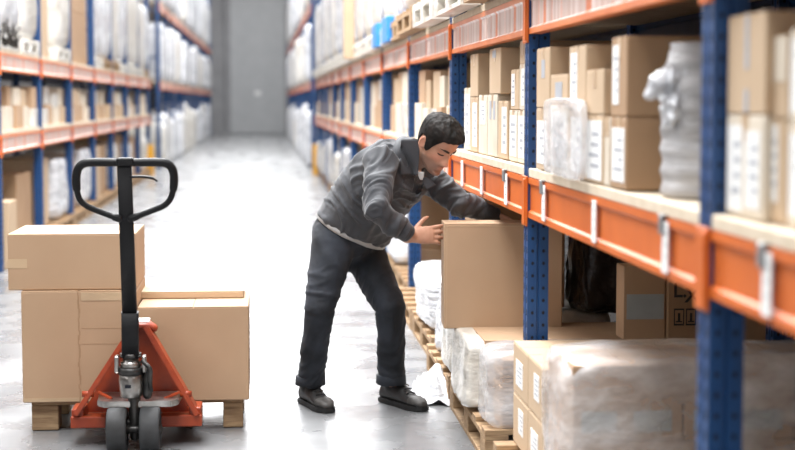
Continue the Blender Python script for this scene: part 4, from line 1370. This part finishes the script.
# collar: two wings round the neck
bm = nb()
ndir = (hw((-.03, 0, -.07)) - J['neck']).normalized()
cfwd = (hf - ndir * hf.dot(ndir)).normalized(); cl = ndir.cross(cfwd)
base = J['neck'] - ndir * .015
rows = []
NK = 40
for i_, (up_, out_) in enumerate(((-.01, .074), (.022, .078), (.034, .084), (.026, .098), (.006, .118), (-.016, .132))):
    row = []
    for k in range(NK + 1):
        an = R(22) + (2 * PI - R(44)) * k / NK          # gap at the front
        c_, s__ = math.cos(an), math.sin(an)
        fr_ = max(0, c_)
        dn = (-.020 * fr_ * (i_ - 2) if i_ >= 3 else -.012 * fr_)
        o_ = out_ - .018 * max(0, -c_) * (i_ >= 3) + (.006 * fr_ * (i_ - 2) if i_ >= 3 else .004 * fr_)
        p = base + cfwd * (c_ * o_ * 1.0) + cl * (s__ * o_) + ndir * (up_ + dn - .018 * fr_ + .012 * max(0, -c_))
        row.append(bm.verts.new(p))
    rows.append(row)
for A, B in zip(rows, rows[1:]):
    for k in range(NK): bm.faces.new((A[k], A[k + 1], B[k + 1], B[k]))
o_c = pobj('collar', bm, M_shirt, parent=shirt)
md = o_c.modifiers.new('t', 'SOLIDIFY'); md.thickness = .004
# placket, buttons
chf = S.cross(J['neck'] - J['hem']).normalized()
if chf.y > 0: chf = -chf
# white undershirt at the neck and below the hem
M_tee = mat('white_undershirt', (.45, .44, .43), .8, scale=20, bump=.3)
bm = nb()
loft(bm, [J['shl'] * .7 + J['neck'] * .3, J['neck'] + ndir * .012], [(.085, .085), (.068, .068)], n=24, dome=False)
o_t = pobj('undershirt_neck', bm, M_tee)
drape([((417, 171.5), (424, 172)), ((418, 175), (424, 176)), ((420, 180), (422.5, 180))], .006, .004, 'undershirt_collar', M_tee, 7.48, parent=o_t, nx=6, ny=6)
dax = (J['hem'] - J['waist']).normalized()
bm = nb(); rings = [ellring(bm, J['hem'] + dax * a_, dax, S, w_, w_ * .79) for a_, w_ in ((.0, .190), (.020, .200), (.032, .199), (.038, .19))]
for rg, (a_, w_) in zip(rings, ((.0, .190), (.020, .200), (.032, .199), (.038, .19))):
    for v in rg: v.co -= dax * (HEM_K * 1.18 * ((J['hem'] + dax * a_).y - v.co.y) + .012)
for A, B in zip(rings, rings[1:]):
    for k in range(28): bm.faces.new((A[k], A[(k + 1) % 28], B[(k + 1) % 28], B[k]))
bm.faces.new(rings[0]); bm.faces.new(rings[-1])
for v in bm.verts: v.co += Vector(noise.noise_vector(v.co * 14)) * .004
pobj('undershirt_hem', bm, M_tee)

M_jean = mat('dark_denim', (0.030, 0.036, 0.050), .8, (0.004, 0.006, 0.010), scale=6, bump=.4, bscale=150, bdist=.002, lo=.4, hi=.75, sheen=.05)
bm = nb()
hipc = J['pel'] + dax * .0
loft(bm, [J['hem'] + dax * .005, hipc + dax * .015, hipc + dax * .05 - Vector((0, 0, .02))], [(.185, .145), (.188, .150), (.165, .13)], n=28, up=S, dome=True)
for s_ in ('r', 'l'):
    h, k_, a_ = J[s_ + 'hip'], J[s_ + 'kn'], J[s_ + 'an']
    loft(bm, [J['pel'] * .3 + h * .7 + Vector((0, 0, .05)), h, h * .5 + k_ * .5, k_, k_ * .6 + a_ * .4, k_ * .2 + a_ * .8, a_ + Vector((0, 0, -.01))], [.115, .110, .093, .076, .069, .066, .068], n=24, dome=False)
bm = remesh(bm, .0085, 'jeans', 6, .5)
folds(bm, LEGB, .0065, (12, 5), (('rkn', .10, .004), ('lkn', .10, .005), ('ran', .10, .006), ('lan', .10, .006)), 9.0)
bmesh.ops.smooth_vert(bm, verts=bm.verts, factor=.3, use_axis_x=True, use_axis_y=True, use_axis_z=True)
jeans = pobj('jeans', bm, M_jean)
for s_ in ('r', 'l'):
    bm = nb(); a_ = J[s_ + 'an']
    loft(bm, [a_ + Vector((0, 0, .03)), a_ + Vector((0, 0, .025)), a_ + Vector((0, 0, -.015)), a_ + Vector((0, 0, -.02))], [.070, .075, .076, .071], n=24, dome=False)
    for v in bm.verts: v.co += Vector(noise.noise_vector(v.co * 16)) * .005
    pobj('trouser_cuff', bm, M_jean, parent=jeans)

# --- boots
M_boot = mat('dark_leather', (0.030, 0.028, 0.027), .5, (0.014, 0.013, 0.013), scale=14, bump=.4, bscale=40, bdist=.004)
M_sole = mat('black_sole', (0.012, 0.012, 0.012), .7)
M_toe = mat('scuffed_leather', (0.085, 0.08, 0.075), .55, (0.035, 0.033, 0.03), scale=18, bump=.3)


def boot(heel, toe, ank):
    heel = Vector(heel); toe = Vector(toe); heel.z = toe.z = 0
    f = (toe - heel).normalized(); L = (toe - heel).length; side = Vector((-f.y, f.x, 0))
    def P(x, y, z): return heel + f * x + side * y + Vector((0, 0, z))
    bm = nb()
    st = [(0.0, .030, .020, .075), (.02, .037, .018, .11), (.07, .040, .018, .13), (.12, .041, .018, .125), (.155, .042, .018, .100), (.19, .045, .018, .078), (.225, .048, .018, .068), (.26, .045, .018, .060), (.285, .036, .018, .048), (.298, .018, .02, .034)]
    k = L / .30
    rings = []
    for x, w_, z0_, z1_ in st:
        ring = []
        for j in range(20):
            an = 2 * PI * j / 20; c_, s__ = math.cos(an), math.sin(an)
            zz = (z0_ + z1_) / 2 + (z1_ - z0_) / 2 * math.copysign(abs(s__) ** .8, s__)
            yy = w_ * math.copysign(abs(c_) ** .7, c_) * (1 - .25 * max(0, s__))
            ring.append(bm.verts.new(P(x * k, yy, zz)))
        rings.append(ring)
    for A, B in zip(rings, rings[1:]):
        for j in range(20): bm.faces.new((A[j], A[(j + 1) % 20], B[(j + 1) % 20], B[j]))
    bm.faces.new(rings[0]); bm.faces.new(rings[-1])
    loft(bm, [P(.075 * k, 0, .07), P(.072 * k, 0, .12), Vector((ank.x, ank.y, .17)), Vector((ank.x, ank.y, .20))], [(.052, .043), (.055, .046), (.053, .047), (.050, .045)], n=20, up=f, dome=False)
    bm = remesh(bm, .006, 'boot', 3, .5)
    b = pobj('boot', bm, M_boot)
    bm = nb(); out = []
    for x, w_ in ((-.004, .020), (.0, .034), (.03, .041), (.08, .041), (.13, .040), (.18, .047), (.225, .052), (.265, .049), (.292, .036), (.305, .016)): out.append((x, w_))
    poly = [P(x * k, w_, 0) for x, w_ in out] + [P(x * k, -w_, 0) for x, w_ in out[::-1]]
    prism(bm, [(p.x, p.y) for p in poly], 'z', 0.001, .026)
    bmesh.ops.bevel(bm, geom=[e for e in bm.edges if abs(e.verts[0].co.z - e.verts[1].co.z) < .001], offset=.004, segments=2, affect='EDGES')
    pobj('sole', bm, M_sole, parent=b, smooth=False)
    bm = nb()   # toe cap
    loft(bm, [P(.235 * k, 0, .043), P(.265 * k, 0, .041), P(.290 * k, 0, .036)], [(.0265, .0475), (.024, .043), (.016, .029)], n=22, up=(0, 0, 1), power=2.4)
    pobj('toe_cap', bm, M_toe, parent=b)
    bm = nb()   # laces
    for i_ in range(5):
        x = .115 + .022 * i_; z = .143 - .0155 * i_
        tube(bm, [P(x * k, -.024, z - .008), P((x + .006) * k, 0, z + .002), P(x * k, .024, z - .008)], .003, 6)
    pobj('laces', bm, M_sole, parent=b)
    return b


boot(atZ(303.5, 402, 0), atZ(329, 413.5, 0), J['ran'])
boot(atZ(383.5, 401, 0), atZ(424, 412, 0), J['lan'])
